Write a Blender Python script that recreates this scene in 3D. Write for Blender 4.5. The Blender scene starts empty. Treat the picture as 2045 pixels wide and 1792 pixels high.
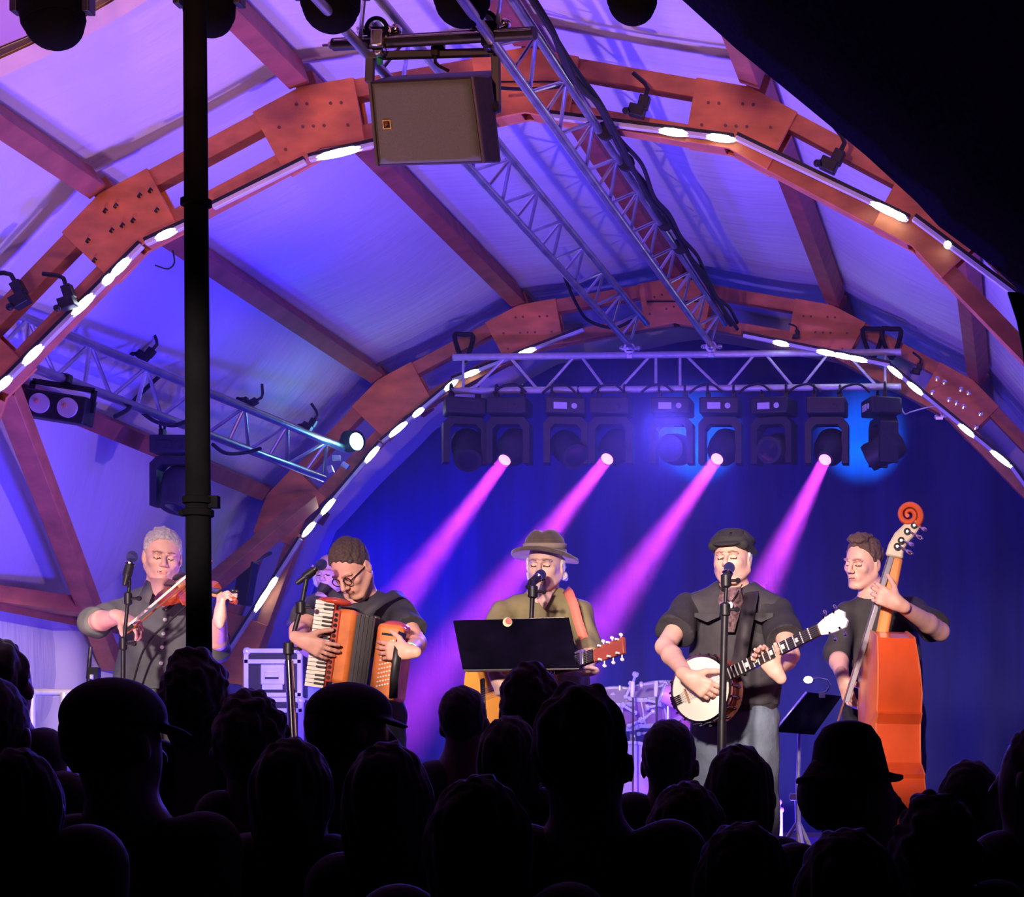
import bpy, bmesh, math, random
import numpy as np
from mathutils import Vector, Matrix, Quaternion
random.seed(7); np.random.seed(7)
SC = bpy.context.scene
COL = SC.collection
R = math.radians
# ------------------------------------------------------------------ camera
F = 4500.0; VX = 2045.0; VY = 1620.0      # focal length and vanishing point of the tent axis, in pixels of a 2045x1792 frame
H = 1.5; ZS = H - 0.55                    # camera height, stage height
XC = -2.465                               # tent axis
cam = bpy.data.cameras.new('camera'); co = bpy.data.objects.new('camera', cam); COL.objects.link(co)
co.location = (0, 0, H); co.rotation_euler = (R(90), 0, 0)
cam.sensor_fit = 'HORIZONTAL'; cam.sensor_width = 36; cam.lens = 36 * F / 2045
cam.shift_x = -(VX - 1022.5) / 2045; cam.shift_y = (VY - 896) / 2045
cam.clip_start = 0.1; cam.clip_end = 200
SC.camera = co
# ------------------------------------------------------------------ world, exposure
w = bpy.data.worlds.new('night'); SC.world = w; w.use_nodes = True
w.node_tree.nodes['Background'].inputs[0].default_value = (0.02, 0.02, 0.10, 1)
w.node_tree.nodes['Background'].inputs[1].default_value = 0.02
SC.view_settings.view_transform = 'Standard'; SC.view_settings.look = 'None'
SC.view_settings.exposure = 0.0; SC.view_settings.gamma = 1.0
SC.cycles.use_denoising = True
SC.cycles.max_bounces = 5; SC.cycles.diffuse_bounces = 3; SC.cycles.glossy_bounces = 2
SC.cycles.volume_bounces = 0; SC.cycles.transparent_max_bounces = 8
SC.cycles.sample_clamp_indirect = 3
SC.cycles.adaptive_threshold = 0.03

def P(px, py, Y):
    return Vector(((px - VX) * Y / F, Y, H + (VY - py) * Y / F))

def lamp(kind, name, loc, target, energy, color, size=0.3, angle=40, blend=0.3, size_y=None, spread=None):
    l = bpy.data.lights.new(name, kind); o = bpy.data.objects.new(name, l); COL.objects.link(o)
    o.location = loc; l.energy = energy; l.color = color
    if target is not None:
        o.rotation_euler = (Vector(target) - Vector(loc)).to_track_quat('-Z', 'Y').to_euler()
    if kind == 'SPOT':
        l.spot_size = R(angle); l.spot_blend = blend; l.shadow_soft_size = size
    elif kind == 'AREA':
        l.shape = 'RECTANGLE' if size_y else 'DISK'; l.size = size
        if size_y: l.size_y = size_y
        if spread: l.spread = R(spread)
    else: l.shadow_soft_size = size
    return o
# ------------------------------------------------------------------ lights
BEAM_E = 36
# blue wash lamps on the stage floor, aimed up at the canvas
lamp('AREA', 'floor_wash_lamp', (-3.7, 11.3, ZS + .35), (-4.3, 12.0, 5.0), 165, (0.05, 0.03, 1.0), 0.5)
lamp('AREA', 'floor_wash_lamp', (-1.2, 11.3, ZS + .35), (-0.6, 12.6, 5.0), 165, (0.06, 0.03, 1.0), 0.5)
# added violet floor lamp; an added plate keeps it off one roof patch
VL = Vector((-2.2, 11.15, ZS + .35))
lamp('SPOT', 'added_violet_lamp', VL, (-2.9, 11.9, 5.0), 220, (0.80, 0.42, 0.9), 0.07, 132, 0.4)
# lilac wash from the front of the stage on the front bays
lamp('SPOT', 'added_blue_spot', (-3.3, 11.5, ZS + .3), (-4.75, 13.1, H + 3.1), 330, (0.0, 0.0, 1.0), 0.05, 26, 0.8)  # blue spot added to deepen the patch the plate leaves blue
lamp('AREA', 'front_wash_lamp', (-4.2, 8.7, ZS + .3), (-3.7, 8.9, 5.0), 33, (0.75, 0.34, 0.62), 0.5, spread=110)
# warm lamp from the house side on the front arch
lamp('SPOT', 'house_lamp', (-2.2, 3.6, 3.9), (-2.5, 10.2, 5.3), 620, (1.0, 0.42, 0.30), 0.15, 42, 0.7)
# blue lamps that colour the backdrop and the rear left wall
lamp('SPOT', 'backdrop_lamp', (-5.0, 15.9, 3.4), (-3.9, 17.1, 2.8), 320, (0.0, 0.0, 1.0), 0.1, 150, 1)
lamp('SPOT', 'backdrop_lamp', (-2.6, 15.6, ZS + .5), (-2.6, 17.0, 2.9), 70, (0.01, 0.01, 1.0), 0.1, 140, 1)
lamp('SPOT', 'wall_lamp', (-4.6, 13.6, ZS + .4), (-5.7, 15.6, 2.6), 130, (0.06, 0.03, 1.0), 0.1, 70, 1)
for x in (1396, 1722): lamp('SPOT', 'uplight', P(x, 905, 16.45), P(x, 880, 17.1), 200, (0.0, 0.40, 1.0), 0.03, 60, 0.9)
# key lamps high over the crowd, shuttered to the band
for tx, e, ang in ((P(320, 1230, 10.1), 1950, 15), (P(705, 1240, 10), 1750, 14), (P(1075, 1240, 10.2), 1850, 14), (P(1445, 1260, 10), 1950, 15), (P(1770, 1260, 10.3), 1800, 17)):
    lamp('SPOT', 'key_lamp', (tx.x * .7 - .6, 3.2, 3.35), tx, e, (1.0, 0.76, 0.70), 0.12, ang, 0.5)
# back light from the stage over the crowd
lamp('SPOT', 'crowd_back_lamp', (-2.4, 15.3, 4.1), (-1.6, 5.5, 1.6), 1800, (0.10, 0.06, 1.0), 0.15, 36, 0.6)
# added spot standing in for spilled key light on the lower left side wall
lamp('SPOT', 'added_spill_lamp', (-1.4, 3.2, 3.5), P(60, 1390, 12.6), 3600, (1.0, 0.72, 0.45), 0.06, 7.5, 0.7)
# ------------------------------------------------------------------ materials
_M = {}
def mat(name, col, rough=0.6, metal=0.0, var=0.12, scale=8.0, bump=0.0, bscale=None, stretch=(1, 1, 1), spec=0.5, wave=None, sheen=0):
    if name in _M: return _M[name]
    m = bpy.data.materials.new(name); m.use_nodes = True; nt = m.node_tree; b = nt.nodes['Principled BSDF']
    b.inputs['Roughness'].default_value = rough; b.inputs['Metallic'].default_value = metal
    b.inputs['Specular IOR Level'].default_value = spec
    if sheen: b.inputs['Sheen Weight'].default_value = sheen
    tc = nt.nodes.new('ShaderNodeTexCoord'); mp = nt.nodes.new('ShaderNodeMapping'); mp.inputs['Scale'].default_value = stretch
    nt.links.new(tc.outputs['Object'], mp.inputs['Vector'])
    if wave:
        n = nt.nodes.new('ShaderNodeTexWave'); n.inputs['Scale'].default_value = wave; n.inputs['Distortion'].default_value = 7; n.inputs['Detail'].default_value = 2.5
    else:
        n = nt.nodes.new('ShaderNodeTexNoise'); n.inputs['Scale'].default_value = scale; n.inputs['Detail'].default_value = 4
    nt.links.new(mp.outputs[0], n.inputs['Vector'])
    r = nt.nodes.new('ShaderNodeValToRGB'); nt.links.new(n.outputs['Fac'], r.inputs[0])
    lo = [max(0, c * (1 - var)) for c in col]; hi = [min(1, c * (1 + var)) for c in col]
    r.color_ramp.elements[0].position = .3; r.color_ramp.elements[1].position = .7
    r.color_ramp.elements[0].color = (*lo, 1); r.color_ramp.elements[1].color = (*hi, 1)
    nt.links.new(r.outputs[0], b.inputs['Base Color'])
    if bump:
        bn = nt.nodes.new('ShaderNodeTexNoise'); bn.inputs['Scale'].default_value = bscale or scale * 4; bn.inputs['Detail'].default_value = 3
        nt.links.new(mp.outputs[0], bn.inputs['Vector'])
        bp = nt.nodes.new('ShaderNodeBump'); bp.inputs['Strength'].default_value = bump; bp.inputs['Distance'].default_value = 0.02
        nt.links.new(bn.outputs['Fac'], bp.inputs['Height']); nt.links.new(bp.outputs[0], b.inputs['Normal'])
    _M[name] = m
    return m
def glow(name, col, strength):
    if name in _M: return _M[name]
    m = bpy.data.materials.new(name); m.use_nodes = True; b = m.node_tree.nodes['Principled BSDF']
    b.inputs['Base Color'].default_value = (*col, 1); b.inputs['Emission Color'].default_value = (*col, 1); b.inputs['Emission Strength'].default_value = strength
    _M[name] = m
    return m
# ------------------------------------------------------------------ objects
def tag(o, label=None, cat=None, group=None, kind=None):
    if label: o['label'] = label
    if cat: o['category'] = cat
    if group: o['group'] = group
    if kind: o['kind'] = kind
    return o
def thing(name, label, cat, loc, group=None):
    o = bpy.data.objects.new(name, None); COL.objects.link(o); o.location = loc; o.empty_display_size = .1
    return tag(o, label, cat, group)
def kids(o): return [c for c in bpy.data.objects if c.parent == o]
def copy_tree(o, parent=None, memo=None):
    c = o.copy(); COL.objects.link(c)
    if parent is not None: c.parent = parent
    for ch in o.get('_k', None) or kids(o): copy_tree(ch, c)
    return c
def wloc(o):
    v = Vector((0, 0, 0))
    while o is not None: v = v + o.location; o = o.parent
    return v
def link(name, me, m, parent=None, smooth=True, bevel=0):
    o = bpy.data.objects.new(name, me); COL.objects.link(o)
    if not isinstance(m, (list, tuple)): m = [m]
    for x in m: me.materials.append(x)
    if smooth:
        me.polygons.foreach_set('use_smooth', [True] * len(me.polygons))
        if smooth != 'all':
            me.set_sharp_from_angle(angle=R(35))
    if parent is not None: o.parent = parent
    if bevel:
        b = o.modifiers.new('bevel', 'BEVEL'); b.width = bevel; b.segments = 2; b.limit_method = 'ANGLE'; b.angle_limit = R(40)
    return o
def frame(d, up=(0, 0, 1)):
    """rotation whose Z is d and whose Y is as near up as possible"""
    z = Vector(d).normalized(); u = Vector(up)
    if abs(z.dot(u.normalized())) > .999: u = Vector((0, 1, 0))
    x = u.cross(z).normalized(); y = z.cross(x)
    return Matrix((x, y, z)).transposed()
def basis(x, y, z):
    return Matrix((Vector(x), Vector(y), Vector(z))).transposed()
class MB:
    """collects shapes in world (or given frame) coordinates and links them as ONE mesh object"""
    def __init__(s, M=None): s.v = []; s.f = []; s.M = M
    def add(s, vs, fs):
        n = len(s.v)
        for p in vs:
            p = Vector(p); s.v.append(s.M @ p if s.M is not None else p)
        s.f += [tuple(i + n for i in f) for f in fs]; return s
    def box(s, c, size, rot=None):
        c = Vector(c); hx, hy, hz = [a / 2 for a in size]; rot = rot or Matrix.Identity(3)
        vs = [c + rot @ Vector((x, y, z)) for z in (-hz, hz) for y in (-hy, hy) for x in (-hx, hx)]
        return s.add(vs, [(0, 2, 3, 1), (4, 5, 7, 6), (0, 1, 5, 4), (2, 6, 7, 3), (0, 4, 6, 2), (1, 3, 7, 5)])
    def bar(s, a, b, w, h, up=(0, 0, 1)):
        a = Vector(a); b = Vector(b); return s.box((a + b) / 2, (w, h, (b - a).length), frame(b - a, up))
    def tube(s, a, b, r, r2=None, n=12, caps=True):
        a = Vector(a); b = Vector(b); r2 = r if r2 is None else r2; Q = frame(b - a)
        vs = []
        for c, rr in ((a, r), (b, r2)):
            for i in range(n):
                t = 2 * math.pi * i / n; vs.append(c + Q @ Vector((math.cos(t) * rr, math.sin(t) * rr, 0)))
        fs = [(i, (i + 1) % n, n + (i + 1) % n, n + i) for i in range(n)]
        if caps: fs += [tuple(reversed(range(n))), tuple(range(n, 2 * n))]
        return s.add(vs, fs)
    def path(s, pts, r, n=8, closed=False, rr=None):
        pts = [Vector(p) for p in pts]; m = len(pts); vs = []; up = None
        for i, p in enumerate(pts):
            if closed: d = pts[(i + 1) % m] - pts[i - 1]
            else: d = pts[min(i + 1, m - 1)] - pts[max(i - 1, 0)]
            d.normalize()
            if up is None: x = frame(d).col[0]
            else:
                x = up - d * up.dot(d); x.normalize()
            up = x; y = d.cross(x); q = rr[i] if rr else r
            for k in range(n):
                t = 2 * math.pi * k / n; vs.append(p + x * math.cos(t) * q + y * math.sin(t) * q)
        fs = []
        for i in range(m if closed else m - 1):
            a = i * n; b = ((i + 1) % m) * n
            fs += [(a + k, a + (k + 1) % n, b + (k + 1) % n, b + k) for k in range(n)]
        if not closed: fs += [tuple(reversed(range(n))), tuple(range((m - 1) * n, m * n))]
        return s.add(vs, fs)
    def lathe(s, o, d, prof, n=24, up=(0, 0, 1)):
        """prof: list of (radius, height) along d from o"""
        o = Vector(o); Q = frame(d, up); vs = []
        for r, h in prof:
            for i in range(n):
                t = 2 * math.pi * i / n; vs.append(o + Q @ Vector((math.cos(t) * r, math.sin(t) * r, h)))
        fs = []
        for j in range(len(prof) - 1):
            fs += [(j * n + i, j * n + (i + 1) % n, (j + 1) * n + (i + 1) % n, (j + 1) * n + i) for i in range(n)]
        ring = prof[0] == prof[-1]
        if prof[0][0] > 1e-6 and not ring: fs.append(tuple(reversed(range(n))))
        if prof[-1][0] > 1e-6 and not ring: fs.append(tuple(range((len(prof) - 1) * n, len(prof) * n)))
        return s.add(vs, fs)
    def ell(s, c, rad, rot=None, n=16):
        c = Vector(c); rot = rot or Matrix.Identity(3); vs = []; m = n // 2
        if not isinstance(rad, (tuple, list)): rad = (rad,) * 3
        for j in range(1, m):
            ph = math.pi * j / m
            for i in range(n):
                t = 2 * math.pi * i / n
                vs.append(c + rot @ Vector((rad[0] * math.sin(ph) * math.cos(t), rad[1] * math.sin(ph) * math.sin(t), rad[2] * math.cos(ph))))
        vs += [c + rot @ Vector((0, 0, rad[2])), c + rot @ Vector((0, 0, -rad[2]))]
        fs = []
        for j in range(m - 2):
            fs += [(j * n + i, (j + 1) * n + i, (j + 1) * n + (i + 1) % n, j * n + (i + 1) % n) for i in range(n)]
        T = (m - 1) * n
        fs += [(T, i, (i + 1) % n) for i in range(n)] + [(T + 1, (m - 2) * n + (i + 1) % n, (m - 2) * n + i) for i in range(n)]
        return s.add(vs, fs)
    def prism(s, pts, o, Q, t):
        """outline pts (x,y) in frame Q at o, thickness t along Q's z, centred"""
        o = Vector(o); n = len(pts)
        vs = [o + Q @ Vector((x, y, z)) for z in (-t / 2, t / 2) for x, y in pts]
        return s.add(vs, [tuple(reversed(range(n))), tuple(range(n, 2 * n))] + [(i, (i + 1) % n, n + (i + 1) % n, n + i) for i in range(n)])
    def build(s, name, m, parent=None, smooth=True, bevel=0):
        off = wloc(parent); me = bpy.data.meshes.new(name)
        me.from_pydata([tuple(p - off) for p in s.v], [], s.f)
        bm = bmesh.new(); bm.from_mesh(me); bmesh.ops.recalc_face_normals(bm, faces=bm.faces); bm.to_mesh(me); bm.free()
        return link(name, me, m, parent, smooth, bevel)
# ------------------------------------------------------------------ smooth blended bodies: signed distance field + surface nets
def _np(v): return np.array(tuple(v), dtype=np.float32)
class Sculpt:
    def __init__(s, vox=0.006): s.vox = vox; s.p = []
    def cap(s, a, b, r1, r2=None, k=0.02, m=0, flat=None, cut=None, sub=False):
        """tapered capsule; flat=(axis, factor<1) squashes it; cut=[(point, normal)..] trims it clean"""
        s.p.append(('c', _np(a), _np(b), r1, r1 if r2 is None else r2, k, m, flat, cut, sub)); return s
    def ell(s, c, rad, rot=None, k=0.015, m=0, sub=False, cut=None):
        if not isinstance(rad, (tuple, list)): rad = (rad,) * 3
        s.p.append(('e', _np(c), rad, np.array(rot or Matrix.Identity(3), dtype=np.float32), 0, k, m, None, cut, sub)); return s
    def mesh(s):
        vox = s.vox; lo = np.full(3, 1e9); hi = -lo
        bbs = []
        for p in s.p:
            if p[0] == 'c':
                rr = max(p[3], p[4]); a = np.minimum(p[1], p[2]) - rr; b = np.maximum(p[1], p[2]) + rr
            else:
                ex = np.abs(p[3]) @ np.array(p[2]); a = p[1] - ex; b = p[1] + ex
            bbs.append((a, b))
            if not p[9]: lo = np.minimum(lo, a); hi = np.maximum(hi, b)
        lo = lo - 3 * vox; n = np.ceil((hi + 3 * vox - lo) / vox).astype(int) + 1
        D = np.full(n, 1.0, dtype=np.float32); Mt = np.zeros(n, dtype=np.int8)
        for p, (a, b) in zip(s.p, bbs):
            k = max(p[5], 1e-4); pad = k * 1.2 + 2.5 * vox
            i0 = np.maximum(0, np.floor((a - pad - lo) / vox).astype(int)); i1 = np.minimum(n, np.ceil((b + pad - lo) / vox).astype(int) + 1)
            if (i1 <= i0).any(): continue
            X = (lo[0] + vox * np.arange(i0[0], i1[0])).astype(np.float32)[:, None, None]
            Y = (lo[1] + vox * np.arange(i0[1], i1[1])).astype(np.float32)[None, :, None]
            Z = (lo[2] + vox * np.arange(i0[2], i1[2])).astype(np.float32)[None, None, :]
            if p[0] == 'c':
                A, B = p[1], p[2]; r1, r2 = p[3], p[4]
                ba = B - A; bb = float(ba @ ba) + 1e-12
                x, y, z = X - A[0], Y - A[1], Z - A[2]
                t = np.clip((x * ba[0] + y * ba[1] + z * ba[2]) / bb, 0, 1)
                x = x - t * ba[0]; y = y - t * ba[1]; z = z - t * ba[2]
                if p[7] is not None:
                    ax, fc = _np(p[7][0]), p[7][1]; q = (x * ax[0] + y * ax[1] + z * ax[2]); g = q * (1 / fc - 1)
                    x = x + ax[0] * g; y = y + ax[1] * g; z = z + ax[2] * g
                d = np.sqrt(x * x + y * y + z * z) - (r1 + (r2 - r1) * t)
                if p[7] is not None: d = d * (0.5 + 0.5 * fc)
            else:
                C = p[1]; Rm = p[3]; x, y, z = X - C[0], Y - C[1], Z - C[2]
                r = p[2]
                u = (x * Rm[0, 0] + y * Rm[1, 0] + z * Rm[2, 0]); v = (x * Rm[0, 1] + y * Rm[1, 1] + z * Rm[2, 1]); q = (x * Rm[0, 2] + y * Rm[1, 2] + z * Rm[2, 2])
                k0 = np.sqrt((u / r[0]) ** 2 + (v / r[1]) ** 2 + (q / r[2]) ** 2)
                k1 = np.sqrt((u / r[0] ** 2) ** 2 + (v / r[1] ** 2) ** 2 + (q / r[2] ** 2) ** 2) + 1e-9
                d = k0 * (k0 - 1) / k1
            if p[8]:
                for cp, cn in p[8]:
                    cn = Vector(cn).normalized(); cp = Vector(cp)
                    d = np.maximum(d, (X - cp[0]) * cn[0] + (Y - cp[1]) * cn[1] + (Z - cp[2]) * cn[2])
            sl = tuple(slice(i0[j], i1[j]) for j in range(3)); E = D[sl]
            if p[9]:
                d = -d; h = np.clip(0.5 - 0.5 * (E - d) / k, 0, 1)
                nd = E + (d - E) * h + k * h * (1 - h)
                if p[6]: Mt[sl] = np.where(d > E - vox, p[6], Mt[sl])
            else:
                h = np.clip(0.5 + 0.5 * (E - d) / k, 0, 1)
                nd = E + (d - E) * h - k * h * (1 - h)
                Mt[sl] = np.where(d < E, p[6], Mt[sl])
            D[sl] = nd
        D[0], D[-1], D[:, 0], D[:, -1], D[:, :, 0], D[:, :, -1] = 1, 1, 1, 1, 1, 1
        S = D < 0
        c = np.zeros(np.array(S.shape) - 1, dtype=np.int8)
        for i in (0, 1):
            for j in (0, 1):
                for k in (0, 1): c += S[i:i + c.shape[0], j:j + c.shape[1], k:k + c.shape[2]]
        act = (c > 0) & (c < 8); idx = np.argwhere(act); N = len(idx)
        vid = np.full(act.shape, -1, dtype=np.int32); vid[act] = np.arange(N)
        acc = np.zeros((N, 3), np.float32); cnt = np.zeros((N, 1), np.float32)
        cor = [(i, j, k) for i in (0, 1) for j in (0, 1) for k in (0, 1)]
        val = {q: D[idx[:, 0] + q[0], idx[:, 1] + q[1], idx[:, 2] + q[2]] for q in cor}
        for a in cor:
            for ax in range(3):
                if a[ax]: continue
                b = list(a); b[ax] = 1; b = tuple(b)
                va, vb = val[a], val[b]; on = (va < 0) != (vb < 0)
                t = np.where(on, va / np.where(on, va - vb, 1), 0)
                pos = np.tile(np.array(a, np.float32), (N, 1)); pos[:, ax] += t
                acc += pos * on[:, None]; cnt += on[:, None]
        V = lo + (idx + acc / np.maximum(cnt, 1)) * vox
        faces = []
        for ax in range(3):
            o1, o2 = (ax + 1) % 3, (ax + 2) % 3
            sa = [slice(1, -1)] * 3; sb = [slice(1, -1)] * 3
            sa[ax] = slice(0, -1); sb[ax] = slice(1, None)
            A_, B_ = S[tuple(sa)], S[tuple(sb)]
            e = np.argwhere(A_ != B_)
            if not len(e): continue
            flip = A_[tuple(e.T)]
            base = e.copy(); base[:, o1] += 1; base[:, o2] += 1
            q = []
            for d1, d2 in ((-1, -1), (0, -1), (0, 0), (-1, 0)):
                g = base.copy(); g[:, o1] += d1; g[:, o2] += d2; q.append(vid[g[:, 0], g[:, 1], g[:, 2]])
            q = np.stack(q, 1); q[~flip] = q[~flip][:, ::-1]; faces.append(q)
        Fc = np.concatenate(faces); Fc = Fc[(Fc >= 0).all(1)]
        fm = Mt[tuple(np.clip(np.round((V[Fc].mean(1) - lo) / vox).astype(int), 0, np.array(D.shape) - 1).T)]
        return V, Fc, fm
    def build(s, name, mats, parent=None, disp=None):
        V, Fc, fm = s.mesh(); off = np.array(tuple(wloc(parent)))
        V = V - off
        me = bpy.data.meshes.new(name)
        me.vertices.add(len(V)); me.vertices.foreach_set('co', V.astype(np.float32).ravel())
        me.loops.add(len(Fc) * 4); me.loops.foreach_set('vertex_index', Fc.astype(np.int32).ravel())
        me.polygons.add(len(Fc)); me.polygons.foreach_set('loop_start', np.arange(0, len(Fc) * 4, 4, dtype=np.int32))
        me.polygons.foreach_set('loop_total', np.full(len(Fc), 4, dtype=np.int32))
        me.polygons.foreach_set('material_index', fm.astype(np.int32)); me.update(calc_edges=True)
        if disp:
            amp, fr, st = disp
            nr = np.empty(len(V) * 3, np.float32); me.vertex_normals.foreach_get('vector', nr); nr = nr.reshape(-1, 3)
            q = V * np.array(st) * fr; rs = np.random.RandomState(3); dd = np.zeros(len(V))
            for i in range(7):
                kx = rs.normal(size=3); kx = kx / np.linalg.norm(kx) * (0.7 + .35 * i)
                dd += np.sin(q @ kx + rs.rand() * 6 + 1.5 * np.sin(q @ rs.normal(size=3) * .5)) / (1 + .3 * i)
            V = V + nr * (dd[:, None] * amp / 2.2); me.vertices.foreach_set('co', V.astype(np.float32).ravel()); me.update()
        return link(name, me, mats, parent, 'all')
# ------------------------------------------------------------------ materials of the place
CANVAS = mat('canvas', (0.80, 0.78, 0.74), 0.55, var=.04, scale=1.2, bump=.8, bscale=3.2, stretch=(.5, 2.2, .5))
CANVAS2 = mat('canvas_hem', (0.95, 0.74, 0.42), 0.6, var=.05)
WOOD = mat('timber', (0.60, 0.20, 0.07), 0.55, var=.25, scale=7, bump=.1, stretch=(1, .6, 1.6))
PLY = mat('plywood', (0.78, 0.25, 0.07), 0.5, var=.25, scale=5, bump=.05, stretch=(1, 1, 2.2))
ALU = mat('aluminium', (0.80, 0.80, 0.82), 0.25, .95, var=.1, scale=30)
ALUM = mat('matte_aluminium', (0.62, 0.62, 0.64), 0.5, .3, var=.1, scale=30)
TRM = mat('truss_tube', (0.62, 0.62, 0.66), 0.32, .9, var=.25, scale=6)
PUR = mat('purlin_timber', (0.36, 0.10, 0.06), 0.6, var=.25, scale=7, bump=.1)
BLK = mat('black_metal', (0.015, 0.015, 0.018), 0.45, .2, var=.3, scale=30)
BLKM = mat('black_matte', (0.010, 0.010, 0.013), 0.8, 0, var=.3, scale=20)
CHR = mat('chrome', (0.9, 0.9, 0.9), 0.12, 1, var=.05)
CURT = mat('backdrop_cloth', (0.03, 0.035, 0.14), 0.9, 0, var=.2, scale=3, bump=.3, bscale=5, stretch=(3, 1, .3), spec=.1)
AWN = mat('awning_cloth', (0.03, 0.026, 0.06), 0.9, 0, var=.3, scale=60, bump=.2, bscale=200, spec=.1)
POLE = mat('pole_black', (.004, .004, .005), .9, var=.3, spec=.05)
WHITE = mat('white_paint', (0.8, 0.8, 0.8), .4)
LEDON = glow('led_lit', (0.80, 0.92, 1.0), 9)
# ------------------------------------------------------------------ arch geometry (half profile of the tent, x from the axis)
SEG = [(10, 1.07), (28, 1.07), (46, 1.07), (70, 1.07), (84, 1.07), (90, 1.0)]
NODES = [(0.0, 3.60 + H)]
for a, L in SEG:
    x, z = NODES[-1]; NODES.append((x + L * math.cos(R(a)), z - L * math.sin(R(a))))
def node_dirs():
    out = []
    for i in range(len(NODES)):
        a = [0, 19, 37, 58, 77, 87, 90][i]
        out.append((math.sin(R(a)), math.cos(R(a))))      # outward normal in x,z
    return out
ND = node_dirs()
def npt(i, side, off, Y):
    x, z = NODES[i]; nx, nz = ND[i]
    return Vector((XC + side * (x + nx * off), Y, z + nz * off))
# canvas roof: a shell with thickness, gently pillowed between the frames
def shell(name, Y0, Y1, off, m, i0=0, i1=6, ny=60, sub=6, sag=.05, kind='structure', sides=(-1, 1), thick=.012, bays=((0, 99),)):
    prof = []
    order = []
    if -1 in sides: order += [(i, -1) for i in range(i1, i0 - 1, -1)]
    if 1 in sides: order += [(i, 1) for i in range(i0 if -1 not in sides else i0 + 1, i1 + 1)]
    pts = [npt(i, s, off, 0) for i, s in order]
    for a, b in zip(pts[:-1], pts[1:]):
        for k in range(sub): prof.append((a.lerp(b, k / sub), k / sub, (b - a).normalized()))
    prof.append((pts[-1], 0, (pts[-1] - pts[-2]).normalized()))
    V = []; Fs = []; n = len(prof)
    for lay in (0, 1):
        for j in range(ny + 1):
            Y = Y0 + (Y1 - Y0) * j / ny
            bay = abs(math.sin(math.pi * (Y - 11.2) / 4.8))
            for p, t, d in prof:
                nrm = Vector((-d.z, 0, d.x)); 
                if nrm.z < -.1: nrm = -nrm
                s = sag * math.sin(math.pi * t) * (0.3 + bay) - lay * thick
                V.append((p.x - nrm.x * s, Y, p.z - nrm.z * s))
    for j in range(ny):
        for i in range(n - 1):
            a = j * n + i; b = a + n; Fs.append((a, a + 1, b + 1, b)); o = (ny + 1) * n; Fs.append((o + a, o + b, o + b + 1, o + a + 1))
    me = bpy.data.meshes.new(name); me.from_pydata(V, [], Fs); me.update()
    o = link(name, me, m, None, 'all')
    if kind: o['kind'] = kind
    return o
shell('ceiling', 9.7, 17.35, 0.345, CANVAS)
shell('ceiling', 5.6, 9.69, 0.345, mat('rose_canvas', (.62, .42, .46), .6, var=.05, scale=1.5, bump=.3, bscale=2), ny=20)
hem = shell('canvas_hem', 9.70, 9.85, 0.285, CANVAS2, kind=None, ny=3, sag=.03)
tag(hem, 'pale cream canvas hem band crossing the roof at upper left', 'canvas hem')
# end wall and ground
b = MB(); b.prism([(npt(i, s, .34, 0).x, npt(i, s, .34, 0).z) for i, s in [(6, -1), (5, -1), (4, -1), (3, -1), (2, -1), (1, -1), (0, 1), (1, 1), (2, 1), (3, 1), (4, 1), (5, 1), (6, 1)]], (0, 17.38, 0), Matrix(((1, 0, 0), (0, 0, -1), (0, 1, 0))), .03)
b.build('wall_back', CANVAS, smooth=False)['kind'] = 'structure'
b = MB(); b.box((-3, 8, -.05), (40, 40, .1)); b.build('floor', mat('ground', (0.05, 0.05, 0.045), .9, var=.3))['kind'] = 'structure'
b = MB(); b.box((XC, 13.1, ZS - .08), (10.5, 8.4, .16)); b.box((XC, 8.96, ZS / 2 - .08), (10.5, .03, ZS - .16))
b.build('floor_stage', mat('stage_deck', (0.07, 0.06, 0.08), .7, var=.2), smooth=False)['kind'] = 'structure'
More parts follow.
